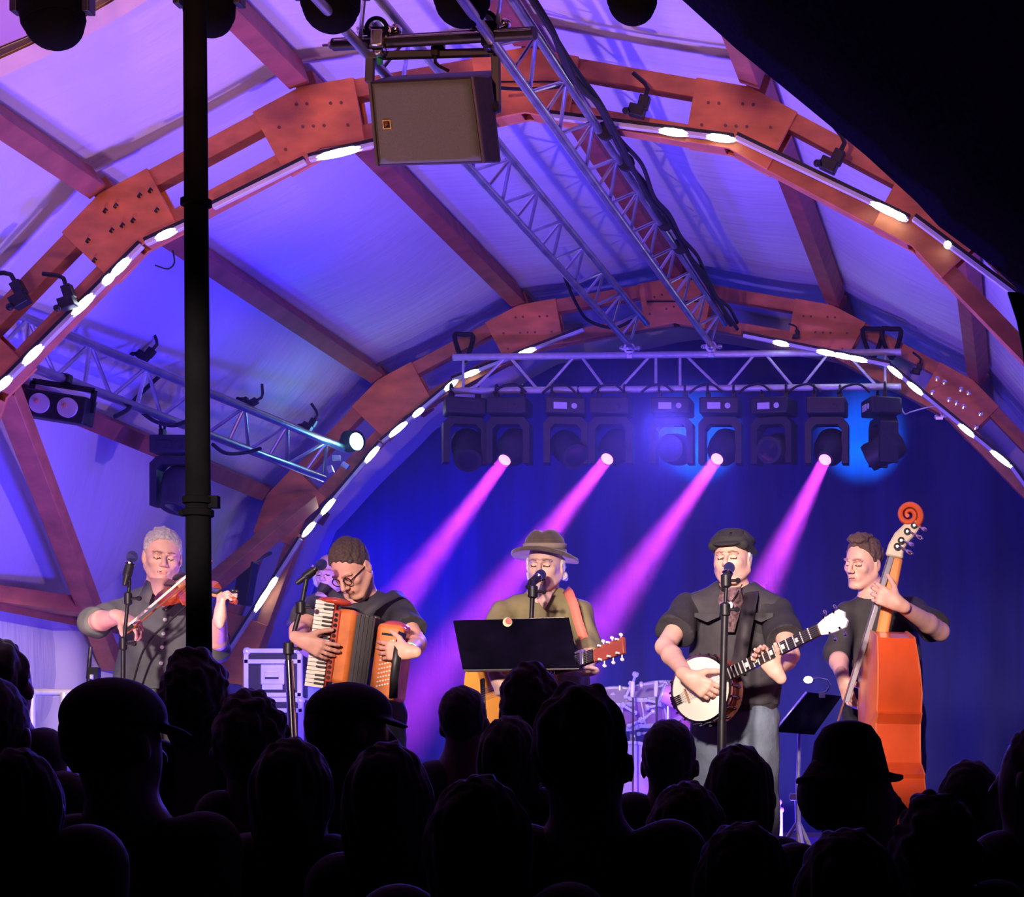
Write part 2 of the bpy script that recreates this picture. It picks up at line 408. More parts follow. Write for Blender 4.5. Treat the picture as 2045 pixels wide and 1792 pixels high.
# ------------------------------------------------------------------ timber arches
def plate_shape(i, side, half, dep):
    """kinked gusset over node i: runs half along both segments"""
    if i == 0: d0 = math.radians(-10)
    P0 = Vector(NODES[i])
    def along(a, dist, off): return Vector((P0.x + dist * math.cos(R(a)) + off * math.sin(R(a)), P0.y - dist * math.sin(R(a)) + off * math.cos(R(a))))
    ain = SEG[i - 1][0] if i else -SEG[0][0]; aout = SEG[i][0] if i < len(SEG) else 90
    t = [along(ain, -half, dep), Vector(NODES[i]) + Vector(ND[i]) * dep * 1.01, along(aout, half, dep), along(aout, half, -.150), Vector(NODES[i]) - Vector(ND[i]) * .1485, along(ain, -half, -.150)]
    return [(XC + side * p.x, p.y) for p in t]
QXZ = Matrix(((1, 0, 0), (0, 0, -1), (0, 1, 0)))
def arch(Y, label, bolts, hooks):
    t = thing('timber_arch', label, 'timber arch', (XC, Y, ZS))
    dep = .172; c = .045
    for side in (-1, 1):
        for i in range(len(SEG)):
            for off, nm in ((dep - c, 'outer_timber'), (-.150 + c, 'inner_timber')):
                a = npt(i, side, off, Y); bb = npt(i + 1, side, off, Y)
                if i == len(SEG) - 1: bb.z = ZS
                d = (bb - a).normalized(); e = .03
                MB().bar(a + d * e, bb - d * e, 2 * c, .10, (0, 1, 0)).build(nm, WOOD, t, bevel=.004)
        for i in range(0 if side == 1 else 1, len(SEG)):
            pl = MB().prism(plate_shape(i, side, .24, dep), (0, Y - .062, 0), QXZ, .022).build('gusset_plate', PLY, t, bevel=.003)
            MB().prism(plate_shape(i, side, .24, dep), (0, Y + .062, 0), QXZ, .022).build('gusset_plate', PLY, t, bevel=.003)
            k = bolts.get((i, side)); 
            if k:
                for q in range(10):
                    u = (q * .618) % 1 - .5; v = (q * .31 + .1) % 1 - .5
                    c0 = Vector((XC + side * (NODES[i][0] + u * .36), 0, NODES[i][1] - side * 0 + v * .22 - u * .36 * ND[i][0] / max(.3, ND[i][1])))
                    if k == 'washer':
                        MB().lathe((c0.x, Y - .073, c0.z), (0, -1, 0), [(.018, 0), (.018, .004), (.009, .005), (.009, .012), (0, .013)], 12).build('bolt', CHR, pl)
                    elif k == 'hook':
                        b2 = MB(); b2.tube((c0.x, Y - .07, c0.z), (c0.x, Y - .09, c0.z), .006); b2.path([(c0.x, Y - .09, c0.z), (c0.x + .012, Y - .095, c0.z + .014), (c0.x + .02, Y - .095, c0.z + .004)], .005); b2.build('bolt', BLK, pl)
                    else:
                        MB().lathe((c0.x, Y - .073, c0.z), (0, -1, 0), [(.008, 0), (.008, .004), (0, .005)], 8).build('bolt', mat('screw', (.2, .07, .05), .5), pl)
    # split ridge plate
    MB().bar(npt(0, 1, 0, Y - .075) - Vector((.20, 0, 0)), npt(0, 1, 0, Y - .075) + Vector((.20, 0, 0)), .02, .006).build('joint_gap', BLKM, t)
    return t
arch(11.2, 'front timber arch of orange plywood plates and twin beams above the band', {(2, -1): 'hook', (1, 1): 'screw', (1, -1): 'screw'}, None)
arch(16.0, 'rear timber arch of reddish plates and beams framing the dark backdrop', {(2, 1): 'washer', (1, 1): 'screw', (1, -1): 'screw', (0, 1): 'screw'}, None)
# purlins between the arches
PN = {0: 'ridge', 1: 'upper', 2: 'middle', 3: 'lower', 4: 'lowest'}
bays = [(5.7, 11.12, 'in front of the front arch'), (11.28, 15.92, 'between the two arches'), (16.08, 17.3, 'behind the rear arch')]
for side in (-1, 1):
    for i in range(0 if side == 1 else 1, 5):
        for y0, y1, where in bays:
            if i == 0: sd = 'under the roof ridge'
            else: sd = ('left' if side < 0 else 'right') + ' slope'
            nx, nz = ND[i]
            a = npt(i, side, .235, y0); bb = npt(i, side, .235, y1)
            o = MB().bar(a, bb, .105, .125, (side * nx, 0, nz)).build('timber_purlin', PUR, bevel=.004)
            tag(o, f'{PN[i]} reddish timber purlin, {sd}, {where}', 'timber beam')
# side-wall braces on the left
def beam(p, q, w, h, label, name='timber_brace', up=(0, 1, 0)):
    o = MB().bar(p, q, w, h, up).build(name, WOOD, bevel=.004); return tag(o, label, 'timber beam')
beam(P(10, 770, 11.35), P(222, 1325, 14.2), .11, .11, 'diagonal timber brace falling from front arch towards the fiddler', up=(1, 0, 0))
beam(P(622, 1000, 15.85), P(245, 1318, 14.25), .10, .10, 'diagonal timber brace rising behind the fiddler to rear arch', up=(1, 0, 0))
beam(P(-60, 1182, 12.4), P(188, 1216, 13.7), .10, .10, 'short horizontal timber rail at left edge beside the leaning brace')
# side curtain on the left wall, in folds
def drape(name, pts, z0, z1, m, label, cat, amp=.05, fold=.22, thick=.02, kind=None, flare=1.0):
    """hanging cloth along a floor line pts, from z0 up to z1 (z1 may be a function of arc parameter)"""
    pts = [Vector((p[0], p[1], 0)) for p in pts]; L = [0]
    for a, b in zip(pts[:-1], pts[1:]): L.append(L[-1] + (b - a).length)
    n = max(8, int(L[-1] / .035)); V = []; Fs = []; nz = 14
    for lay in (0, 1):
        for i in range(n + 1):
            s = L[-1] * i / n; k = max(j for j in range(len(L)) if L[j] <= s + 1e-9); k = min(k, len(pts) - 2)
            d = (pts[k + 1] - pts[k]).normalized(); p = pts[k] + d * (s - L[k]); nr = Vector((-d.y, d.x, 0))
            zt = z1(i / n) if callable(z1) else z1
            for j in range(nz + 1):
                u = j / nz; z = z0 + (zt - z0) * u
                o = amp * math.sin(2 * math.pi * s / fold + 1.3 * math.sin(s * 2.1)) * (flare - (flare - .35) * u) + lay * thick
                V.append(p + nr * o + Vector((0, 0, z)))
    w_ = nz + 1
    for lay in (0, 1):
        o = lay * (n + 1) * w_
        for i in range(n):
            for j in range(nz):
                a = o + i * w_ + j; Fs.append((a, a + w_, a + w_ + 1, a + 1))
    o = (n + 1) * w_
    for j in range(nz): Fs.append((j, j + 1, o + j + 1, o + j)); a = n * w_ + j; Fs.append((a, a + 1, o + a + 1, o + a))
    me = bpy.data.meshes.new(name); me.from_pydata([tuple(v) for v in V], [], Fs); me.update()
    ob = link(name, me, m, None, 'all')
    if label: tag(ob, label, cat)
    if kind: ob['kind'] = kind
    return ob
XL = XC - 3.60
drape('side_curtain', [(XL + .05, 9.0), (XL + .05, 12.8), (XL + .30, 14.5)], ZS, lambda t: H + 2.05, mat('side_cloth', (0.74, 0.72, 0.68), .8, var=.05), 'pale side curtain hanging in soft folds at the left wall', 'curtain', amp=.035, fold=.45)
# backdrop: dark cloth shaped to the arch, hung behind the moving heads
def bd_top(t):
    x = -6.05 + t * 8.1; dx = abs(x - XC)
    z = NODES[0][1]
    for i in range(6):
        (x0, z0), (x1, z1) = NODES[i], NODES[i + 1]
        if x0 <= dx <= x1 and x1 > x0: z = z0 + (z1 - z0) * (dx - x0) / (x1 - x0)
    if dx > NODES[5][0]: z = NODES[5][1]
    return max(z - .02, ZS + .4)
drape('backdrop_curtain', [(-6.05 + .3, 17.1), (2.05 - .2, 17.1)], ZS, lambda t: min(bd_top(.04 + t * .93) , 9), CURT, 'dark backdrop curtain washed in deep blue behind the band', 'curtain', amp=.05, fold=.55)
# ------------------------------------------------------------------ trusses
def truss(label, pairs, lace, r=.024, name='lighting_truss', mt=None):
    """pairs: list of chord end pairs; lace: list of (point, point)"""
    mt = mt or ALUM; a = Vector(pairs[0][0])
    t = thing(name, label, 'truss', a)
    for p, q in pairs: MB().tube(p, q, r, n=12).build('chord', mt, t)
    for p, q in lace: MB().tube(p, q, r * .42, n=8).build('brace', mt, t)
    return t
def ladder(A0, A1, B0, B1, n, verts=True):
    A0, A1, B0, B1 = map(Vector, (A0, A1, B0, B1)); out = []
    for i in range(n):
        a, b, c = i / n, (i + .5) / n, (i + 1) / n
        out.append((A0.lerp(A1, a), B0.lerp(B1, b))); out.append((B0.lerp(B1, b), A0.lerp(A1, c)))
        if verts: out.append((A0.lerp(A1, b), B0.lerp(B1, b)))
    return out
YR = 15.70
top = lambda x: P(x, 713 - (x - 960) * .0115, YR)
bot = lambda x: P(x, 781 - (x - 925) * .01, YR)
rt = truss('wide ladder truss across the rear carrying the row of moving head lamps', [(top(905), top(1800)), (bot(905), bot(1800))],
      [(top(a), bot(b_)) for a, b_ in ((1012, 942), (1017, 1075), (1148, 1088), (1160, 1210), (1300, 1237), (1310, 1310), (1358, 1358), (1368, 1437), (1508, 1450), (1528, 1585), (1655, 1600), (1690, 1752), (1768, 1768), (925, 925))])
for (xf, xr, xu, lab) in ((-2.755, -2.745, .12, 'long ladder truss running back from beside the loudspeaker, left one of overhead pair'),
                          (-2.19, -2.18, .10, 'long ladder truss with black cables, the right one of the overhead pair')):
    L0 = Vector((xf, 8.7, H + 3.165)); L1 = Vector((xr, 15.68, H + 3.245)); U0 = L0 + Vector((xu, 0, .15)); U1 = L1 + Vector((xu, 0, .15))
    V0 = L0 + Vector((xu + .17, 0, .10)); V1 = L1 + Vector((xu + .17, 0, .10))
    truss(lab, [(L0, L1), (U0, U1)], ladder(L0, L1, U0, U1, 11), r=.022, mt=TRM)
A0, A1, B0, B1 = P(-10, 608, 11.30), P(690, 897, 15.5), P(-10, 705, 11.32), P(645, 955, 15.5)
truss('ladder truss along the left wall above the fiddler', [(A0, A1), (B0, B1)], ladder(B0, B1, A0, A1, 7), r=.027, mt=TRM)
def clamp(p, label, m=CHR, s=1.0, name='pipe_clamp'):
    p = Vector(p); t = thing(name, label, 'clamp', p)
    b = MB(); b.lathe(p + Vector((0, -.03 * s, 0)), (0, 1, 0), [(.026 * s, 0), (.04 * s, 0), (.04 * s, .06 * s), (.026 * s, .06 * s), (.026 * s, 0)], 16); b.build('collar', m, t)
    b = MB()
    for sx in (-1, 1): b.ell(p + Vector((sx * .055 * s, 0, .005)), (.022 * s, .02 * s, .018 * s)); 
    b.box(p, (.11 * s, .03 * s, .02 * s)); b.build('wing_bolt', m, t)
    MB().box(p + Vector((0, 0, -.045 * s)), (.035 * s, .035 * s, .05 * s)).build('coupler', m, t)
    return t
clamp(P(1258, 697, YR - .03), 'bright clamp joining the left overhead truss to the rear truss')
clamp(P(1421, 694, YR - .03), 'bright clamp joining the right overhead truss to the rear truss')
# ------------------------------------------------------------------ LED bars along the arches
LENS = mat('led_diffuser', (0.75, 0.78, 0.80), .4)
def led(p0, p1, Y, lit, label, arch_group):
    a = P(*p0, Y); b_ = P(*p1, Y); d = (b_ - a).normalized(); nr = Vector((-d.z, 0, d.x)); nr = nr if nr.z > 0 else -nr
    t = thing('led_light_bar', label, 'light bar', a, arch_group)
    Q = basis(nr.cross(d), nr, d)
    MB().box((a + b_) / 2 + nr * .012, (.03, .018, (b_ - a).length), Q).build('housing', BLK, t, bevel=.002)
    ln = MB().box((a + b_) / 2 - nr * .008, (.034, .024, (b_ - a).length * .995), Q).build('diffuser', LENS, t, bevel=.005)
    for c, w_ in lit:
        p = a.lerp(b_, c) - nr * .010 + Vector((0, -.006, 0)); L = w_ * Y / F
        MB().ell(p, (.021, .020, L / 2 * 1.1), Q, 12).build('lit_led', LEDON, ln)
    return t
g1 = 'light bars along the front arch'; g2 = 'light bars along the rear arch'
led((-30, 800), (283, 487), 11.12, [(.12, 40), (.30, 60), (.62, 66), (.78, 30), (.86, 56)], 'lit light bar on front arch at far left, lowest of its row', g1)
led((290, 484), (372, 446), 11.12, [(.5, 50)], 'short lit light bar on front arch just left of the black pole', g1)
led((424, 412), (610, 320), 11.12, [], 'unlit grey light bar on front arch right of the black pole', g1)
led((617, 316), (760, 283), 11.12, [(.42, 100)], 'lit light bar on front arch just left of the loudspeaker', g1)
led((1094, 229), (1465, 276), 11.08, [(.68, 64), (.93, 60)], 'half lit light bar on front arch right of the ridge', g1)
led((1470, 272), (1815, 437), 11.08, [(.88, 80), (.95, 36)], 'light bar on front arch with only its lower end lit', g1)
led((1825, 434), (2060, 610), 11.08, [(.30, 16)], 'dim light bar on front arch beside the dark awning', g1)
led((448, 1312), (600, 1075), 15.90, [(.50, 70), (.62, 36)], 'lit light bar on rear arch behind the flight case, lowest left', g2)
led((603, 1070), (760, 884), 15.90, [(.08, 40), (.32, 45), (.88, 46)], 'lit light bar on rear arch, second up from the flight case', g2)
led((762, 882), (906, 762), 15.90, [(.22, 50), (.5, 30), (.95, 34)], 'lit light bar on rear arch at the left end of the lamp row', g2)
led((903, 758), (1166, 656), 15.90, [(.14, 40), (.56, 44)], 'lit light bar on rear arch left of the ridge', g2)
led((1484, 668), (1778, 728), 15.60, [(.26, 36), (.57, 44), (.68, 44), (.78, 44)], 'lit light bar on rear arch right of the ridge', g2)
led((1776, 730), (2020, 930), 15.60, [(.06, 40), (.22, 44), (.64, 44), (.92, 56)], 'lit light bar on rear arch beside the plate with washers', g2)
led((2022, 932), (2100, 1040), 15.60, [], 'unlit light bar on rear arch at the right edge', g2)
# small grip clamps with handles
def grip(p, label, ang=0, s=1.0, m=BLK):
    p = Vector(p); t = thing('grip_clamp', label, 'clamp', p); Q = Matrix.Rotation(R(ang), 3, 'Y')
    b = MB(); b.box(p, (.07 * s, .06 * s, .05 * s), Q); b.box(p + Q @ Vector((.02 * s, 0, .045 * s)), (.045 * s, .045 * s, .06 * s), Q); b.build('jaw', m, t, bevel=.005)
    b = MB(); b.path([p + Q @ Vector(v) * s for v in ((.02, 0, .06), (.02, 0, .11), (.0, 0, .13), (-.06, 0, .16))], .010 * s); b.build('handle', m, t)
    b = MB(); b.tube(p + Q @ Vector((-.035 * s, 0, 0)), p + Q @ Vector((-.035 * s, -.05 * s, -.02 * s)), .01 * s); b.ell(p + Q @ Vector((-.035 * s, -.055 * s, -.025 * s)), .016 * s, n=10); b.build('knob', m, t)
    return t
for a in ((P(40, 600, 11.05), 'black clamp at far left on the front arch outer beam', -30, 1.2), (P(135, 605, 11.05), 'black clamp with lever on front arch at left', -20, 1.1),
          (P(1272, 222, 11.02), 'black clamp with upright lever on front arch right of ridge', 15, 1.1), (P(1655, 330, 11.02), 'black clamp with slanted lever on front arch near the awning', 25, 1.2),
          (P(285, 712, 13.0), 'black clamp on the left wall truss, left of the pole', 40, .95), (P(492, 805, 14.1), 'black clamp on the left wall truss, right of the pole', 60, .9),
          (P(614, 852, 14.9), 'black clamp at the rear end of the left wall truss', 30, .9), (P(1830, 742, 15.86), 'dark clamp on rear arch right of the cable slings', 10, .8), (P(1590, 672, 15.86), 'small dark clamp above the lit bar right of ridge', -10, .6)):
    grip(*a)
def sling(c, w_, h, label, n=1):
    t = MB()
    for k in range(n):
        pts = []
        for i in range(20):
            a = 2 * math.pi * i / 20; pts.append(Vector(c) + Vector((w_ * math.cos(a) + k * .14 + .03 * math.sin(2 * a + k), -.14 + .02 * math.cos(a), h * math.sin(a) + .02 * math.sin(3 * a + k))))
        t.path(pts, .017, closed=True)
    return t
for k, (px, lab) in enumerate(((1745, 'black fabric sling holding the right end of the rear truss'), (1782, 'second black sling beside it, hanging lower on the arch'), (936, 'black sling holding the left end of the rear truss'))):
    tag(sling(P(px, 694 if k != 2 else 705, 15.98), .05 if k != 2 else .04, .12, lab).build('sling', BLKM), lab, 'sling')
# ------------------------------------------------------------------ moving head lamps
LENSD = mat('lens_dark', (0.02, 0.02, 0.05), .08)
LABEL = mat('white_label', (0.75, 0.75, 0.8), .5)
PINKL = glow('pink_lens', (1.0, 0.30, 0.60), 2.2)
LAMPB = mat('lamp_black', (0.022, 0.022, 0.03), 0.5, 0, var=.25, scale=40)
def mover(p, d, label, group, on=None, wide=True, yaw=0, s=1.0, hr=.115, lens_r=.043, labelled=True):
    """p: top of base under the pipe; d: head direction"""
    p = Vector(p); t = thing('moving_head_lamp', label, 'stage lamp', p, group); Z = Matrix.Rotation(R(yaw), 3, 'Z')
    w_ = .30 * s; b = MB()
    bs = MB().box(p + Vector((0, 0, -.075 * s)), (w_ * .92, .22 * s, .115 * s), Z).build('base', LAMPB, t, bevel=.012 * s)
    MB().box(p + Z @ Vector((-.035 * s, -.113 * s, -.08 * s)), (.09 * s, .006, .045 * s), Z).build('display', LABEL if labelled else LAMPB, bs)
    MB().lathe(p + Z @ Vector((.06 * s, -.111 * s, -.08 * s)), Z @ Vector((0, -1, 0)), [(.02 * s, 0), (.02 * s, .004), (.0, .006)], 12).build('socket', LABEL if labelled else LAMPB, bs)
    for sx in (-1, 1):
        q = p + Z @ Vector((sx * .09 * s, 0, .0)); c = MB(); c.box(q + Vector((0, 0, .005)), (.03 * s, .05, .05)); c.path([q + Vector((0, .035 * math.cos(a), .05 + .035 * math.sin(a))) for a in [math.pi * k / 6 * 1.6 - .9 for k in range(8)]], .008); c.build('hook_clamp', BLK, t)
    hc = p + Vector((.02 * s, 0, -.365 * s))
    y = MB(); aw = .045 * s
    pts = [(-w_ / 2, -.13), (-w_ / 2, .145), (-w_ / 2 + .04, .19), (w_ / 2 - .04, .19), (w_ / 2, .145), (w_ / 2, -.13), (w_ / 2 - aw, -.13), (w_ / 2 - aw, .105), (w_ / 2 - aw - .03, .14), (-w_ / 2 + aw + .03, .14), (-w_ / 2 + aw, .105), (-w_ / 2 + aw, -.13)]
    for (i0, i1, i2, i3) in ((0, 1, 10, 11), (1, 2, 9, 10), (2, 3, 8, 9), (3, 4, 7, 8), (4, 5, 6, 7)):
        q4 = [(pts[i][0] - .02 * s, (pts[i][1] + .025) * s) for i in (i0, i1, i2, i3)]; y.prism(q4, hc, Z @ QXZ, .13 * s)
    y.build('yoke', LAMPB, t)
    d = Vector(d).normalized()
    h = MB(); h.lathe(hc - d * .15 * s, d, [(.0, 0), (hr * .75 * s, .012 * s), (hr * s, .06 * s), (hr * s, .15 * s), (hr * .88 * s, .21 * s), (lens_r * 1.45 * s, .255 * s), (lens_r * 1.35 * s, .285 * s), (lens_r * s, .287 * s)], 24)
    hd = h.build('head', LAMPB, t)
    MB().lathe(hc + d * .135 * s, d, [(lens_r * s, -.01), (lens_r * s, .004), (lens_r * .6 * s, .010), (0, .013)], 20).build('lens', on or LENSD, hd)
    return hc + d * .152 * s, d
base_y = 793
BD = []
specs = [(928, 0), (1018, 1), (1130, 0), (1222, 1), (1343, 0), (1440, 1), (1546, 0), (1652, 1), (1760, 0)]
tg = [(1018, (590, 1480), 13.4), (1222, (800, 1440), 13.2), (1440, (1060, 1440), 13.2), (1652, (1395, 1440), 13.4)]
bl = ['leftmost', 'second', 'third', 'rightmost']; dl = ['at the left end of the rear truss', 'between the first and second magenta beams', 'between the second and third magenta beams', 'between the third and fourth magenta beams', 'at the right end of the rear truss, edged in blue']
dd = [(.2, -.7, -.7), (.5, -.7, -.5), (-.15, -1, -.1), (-.35, -1, -.2), (-.9, .1, -.5)]
ib = idk = 0
for px, on in specs:
    p = P(px, base_y, YR)
    if on:
        q = tg[ib]; hc = p + Vector((.02, 0, -.365)); tgt = P(*q[1], q[2]); BD.append((mover(p, tgt - hc, f'moving head lamp throwing the {bl[ib]} magenta beam', 'moving head lamps under the rear truss', PINKL, labelled=(ib == 2)), tgt)); ib += 1
    else:
        mover(p, dd[idk], f'unlit moving head lamp {dl[idk]}', 'moving head lamps under the rear truss', None, hr=.11, lens_r=.07, yaw=(20, 10, 0, -15, -70)[idk], labelled=idk in (1, 2, 3, 4)); idk += 1
for (lp, d), tgt in BD:
    lamp('AREA', 'beam_lamp', lp, tgt, BEAM_E, (0.74, 0.055, 1.0), 0.085, spread=9)
# the lamp hung from the left wall truss behind the pole
mover(P(352, 868, 13.2), (-.1, -.4, -1), 'dim moving head lamp hanging from the left wall truss behind the black pole', None, None, s=.9, hr=.12, lens_r=.07, labelled=False)
# lamps whose undersides dip into the top of the view
def par(px, py, r_px, label, Y=9.0, d=(0, -.15, -1)):
    d = Vector(d).normalized(); r = r_px * Y / F; tip = P(px, py, Y); c = tip + Vector((0, 0, r * .9))
    t = thing('hanging_spotlight', label, 'stage lamp', c + Vector((0, 0, .42)), 'spotlights along the top of the view')
    hd = MB().lathe(c - d * .20, d, [(0, 0), (r * .8, .02), (r, .08), (r, .22), (r * .96, .235)], 28).build('head', POLE, t)
    MB().ell(c + d * .03, (r * .93, r * .93, r * .85), frame(d), 24).build('lens', POLE, hd)
    y = MB(); 
    for sx in (-1, 1): y.box(c + Vector((sx * (r + .02), 0, .16)), (.03, .07, .30))
    y.box(c + Vector((0, 0, .32)), (2 * r + .07, .07, .03)); y.build('yoke', BLK, t, bevel=.005)
    MB().box(c + Vector((0, 0, .38)), (2 * r + .02, .18, .10)).build('base', BLK, t, bevel=.01)
    return c
par(105, 88, 62, 'black spotlight at the top left corner, tilted and hanging lowest', d=(.25, -.2, -1))
par(418, 62, 50, 'black spotlight at top, partly behind the dark pole')
par(660, 54, 58, 'black spotlight above the left end of the loudspeaker pipe')
par(922, 43, 56, 'black spotlight above the loudspeaker')
par(1262, 38, 50, 'black spotlight right of both overhead trusses')
tag(MB().tube(Vector((-3.75, 9.0, H + 3.47)), Vector((-1.2, 9.0, H + 3.47)), .03).build('lighting_pipe', BLK), 'black pipe above the view holding the front spotlights', 'pipe')
# ------------------------------------------------------------------ loudspeaker on its pipe
YS = 9.45
a, b_ = P(650, 90, YS), P(1068, 66, YS - .25)
t = thing('hanging_pipe', 'black pipe with pale tip from which the loudspeaker hangs', 'pipe', a)
MB().tube(a.lerp(b_, .04), b_, .027).build('tube', BLK, t)
MB().lathe(a.lerp(b_, .045), a - b_, [(.020, 0), (.018, .02), (.007, .03), (.007, .055), (0, .06)], 12).build('tip', CHR, t)
MB().tube(a.lerp(b_, .05) - Vector((0, .022, -.008)), a.lerp(b_, .99) - Vector((0, .022, -.008)), .006).build('wire', ALU, t)
clamp(P(757, 62, YS - .08), 'bright pipe clamp above the left corner of the loudspeaker', s=1.25)
clamp(P(974, 50, YS - .2), 'bright pipe clamp above the right corner of the loudspeaker', s=1.25)
for px, py, l in ((757, 80, 'left'), (973, 68, 'right')):
    b = MB(); q = P(px, py, YS - .08); b.box(q, (.05, .08, .07)); b.box(q - Vector((0, 0, .05)), (.03, .04, .03)); tag(b.build('half_coupler', ALU, bevel=.006), f'silver coupler gripping the loudspeaker pipe, {l} one', 'clamp')
grip(P(876, 88, YS - .03), 'small black knob clamp under the middle of the loudspeaker pipe', 180, .7)
SPK = mat('speaker_cabinet', (0.035, 0.030, 0.034), .6, bump=.3, bscale=300, var=.2, scale=60)
GRL = mat('speaker_grille', (0.36, 0.42, 0.34), .55, 0, var=.1, scale=200, bump=.8, bscale=900)
def PQ(x, y, Yd): return P(x, y, Yd)
t = thing('loudspeaker', 'black wedge loudspeaker with grey grille hanging from a pipe near the ridge', 'loudspeaker', PQ(870, 150, YS + .1))
Yf = YS - .12
fr = [PQ(737, 163, Yf), PQ(948, 152, Yf - .03), PQ(972, 326, Yf + .09), PQ(752, 333, Yf + .10)]
yb = .42
bk = [PQ(772, 152, Yf + yb) , PQ(985, 140, Yf + yb), PQ(990, 300, Yf + yb), PQ(800, 310, Yf + yb)]
# the front bows between two chamfered side cheeks
ch = [fr[1] + Vector((.055, .06, .01)), fr[2] + Vector((.045, .07, .02))]
vs = fr + [ch[0], ch[1]] + bk
MB().add(vs, [(0, 1, 2, 3), (1, 4, 5, 2), (4, 7, 8, 5), (7, 6, 9, 8), (6, 0, 3, 9), (0, 6, 7, 4, 1), (3, 2, 5, 8, 9)]).build('cabinet', SPK, t, bevel=.01)
n0 = (fr[1] - fr[0]).cross(fr[3] - fr[0]).normalized(); n0 = n0 if n0.y < 0 else -n0
def onf(u, v, o=0): return fr[0].lerp(fr[1], u).lerp(fr[3].lerp(fr[2], u), v) + n0 * o
gv = []; gf = []; N = 10
for j in range(N + 1):
    for i in range(N + 1):
        u = .03 + .93 * i / N; v = .03 + .94 * j / N; gv.append(onf(u, v, .006 + .012 * math.sin(math.pi * i / N)))
for j in range(N):
    for i in range(N): k = j * (N + 1) + i; gf.append((k, k + 1, k + N + 2, k + N + 1))
gr = MB().add(gv, gf).build('grille', GRL, t, smooth='all'); gr.modifiers.new('s', 'SOLIDIFY').thickness = .004
for u, lab in ((.015, None), (.985, None)):
    MB().bar(onf(u, 0, .008), onf(u, 1, .008), .012, .02, n0).build('edge_rail', mat('speaker_rail', (.10, .085, .085), .5), t, bevel=.003)
lg = MB().box(onf(.14, .51, .012), (.034, .006, .036), basis((fr[1] - fr[0]).normalized(), -n0, (fr[1] - fr[0]).normalized().cross(-n0))).build('badge', mat('yellow_badge', (.85, .6, .12), .5), t)
e1 = (fr[1] - fr[0]).normalized(); e2 = (fr[3] - fr[0]).normalized(); c0 = onf(.14, .51, .0165)
MB().box(c0, (.025, .003, .027), basis(e1, -n0, e1.cross(-n0))).build('badge_field', BLKM, lg)
MB().add([c0 + n0 * .002 + e1 * x - e2 * y for x, y in ((-.008, -.010), (-.008, .009), (-.002, .010), (.008, .008), (.006, 0), (0, -.006), (-.004, -.010))], [(0, 1, 2, 3, 4, 5, 6)]).build('badge_mark', mat('dark_mark', (.2, .08, .02), .5), lg).modifiers.new('s', 'SOLIDIFY').thickness = .0015
y = MB(); l1, l2, r1, r2 = PQ(738, 165, YS), PQ(740, 112, YS), PQ(992, 225, YS + .02), PQ(990, 104, YS)
for p, q in ((l1, l2), (r1, r2)): y.bar(p, q, .035, .03, (0, 1, 0))
y.bar(l2 + Vector((-.015, 0, 0)), r2 + Vector((.015, 0, 0)), .03, .036, (0, 1, 0)); y.build('yoke_bracket', mat('bracket_grey', (.06, .06, .06), .5), t, bevel=.004)
MB().lathe(PQ(988, 215, YS - .02), (-.3, -1, 0), [(.03, 0), (.03, .02), (.02, .03), (0, .032)], 14).build('tilt_knob', BLK, t)
MB().tube(PQ(757, 104, YS - .02), PQ(759, 128, YS - .02), .012).build('green_tape', mat('green_tape', (.02, .35, .12), .6), t)
# ------------------------------------------------------------------ pole, awning, cables
t = thing('tent_pole', 'black round tent pole standing among the crowd, left of centre', 'pole', (P(404, 1600, 7.5).x, 7.5, 0))
pa = Vector((P(406, 1600, 7.5).x, 7.5, 0)); pb = P(388, -160, 7.5)
MB().tube(pa, pb, .045, .037, n=24).build('shaft', POLE, t)
for py in (405, 1000, 1025):
    u = (P(0, py, 7.5).z) / pb.z; c = pa.lerp(pb, u); MB().lathe(c, (0, 0, 1), [(.045, -.012), (.05, -.01), (.05, .01), (.045, .012)], 20).build('joint_ring', POLE, t)
MB().box(P(428, 1003, 7.5), (.03, .03, .04)).build('pin', POLE, t); MB().box(P(372, 1025, 7.5), (.04, .03, .02)).build('pin', POLE, t)
# awning: thick dark cloth rising towards the viewer over the right side
edge = [(1322, -15), (1440, 92), (1590, 215), (1700, 306), (1800, 398), (1845, 447), (1950, 524), (2045, 612), (2110, 700)]
V = []; Fs = []; n = len(edge); m_ = 8
for j in range(m_ + 1):
    for i, (x, y_) in enumerate(edge):
        u = j / m_; Y = 6.4 - 2.6 * u
        p = P(x, y_, 6.4); p = p + Vector((.9 * u + .05, -2.6 * u, .62 * u * u + .30 * u)); V.append(p)
for j in range(m_):
    for i in range(n - 1): k = j * n + i; Fs.append((k, k + 1, k + n + 1, k + n))
o = MB().add(V, Fs).build('awning', AWN, smooth='all'); o.modifiers.new('s', 'SOLIDIFY').thickness = .012
tag(o, 'dark awning cloth slanting across the upper right corner', 'awning')
pts = [P(x, y_, 6.9) for x, y_ in ((2012, 585), (2030, 640), (2042, 700), (2050, 780), (2100, 800), (2110, 590))]
tag(MB().prism([(p.x, p.z) for p in pts], (0, 6.9, 0), QXZ, .03).build('awning_flap', AWN), 'small dark cloth flap hanging at the right edge under the awning', 'flap')
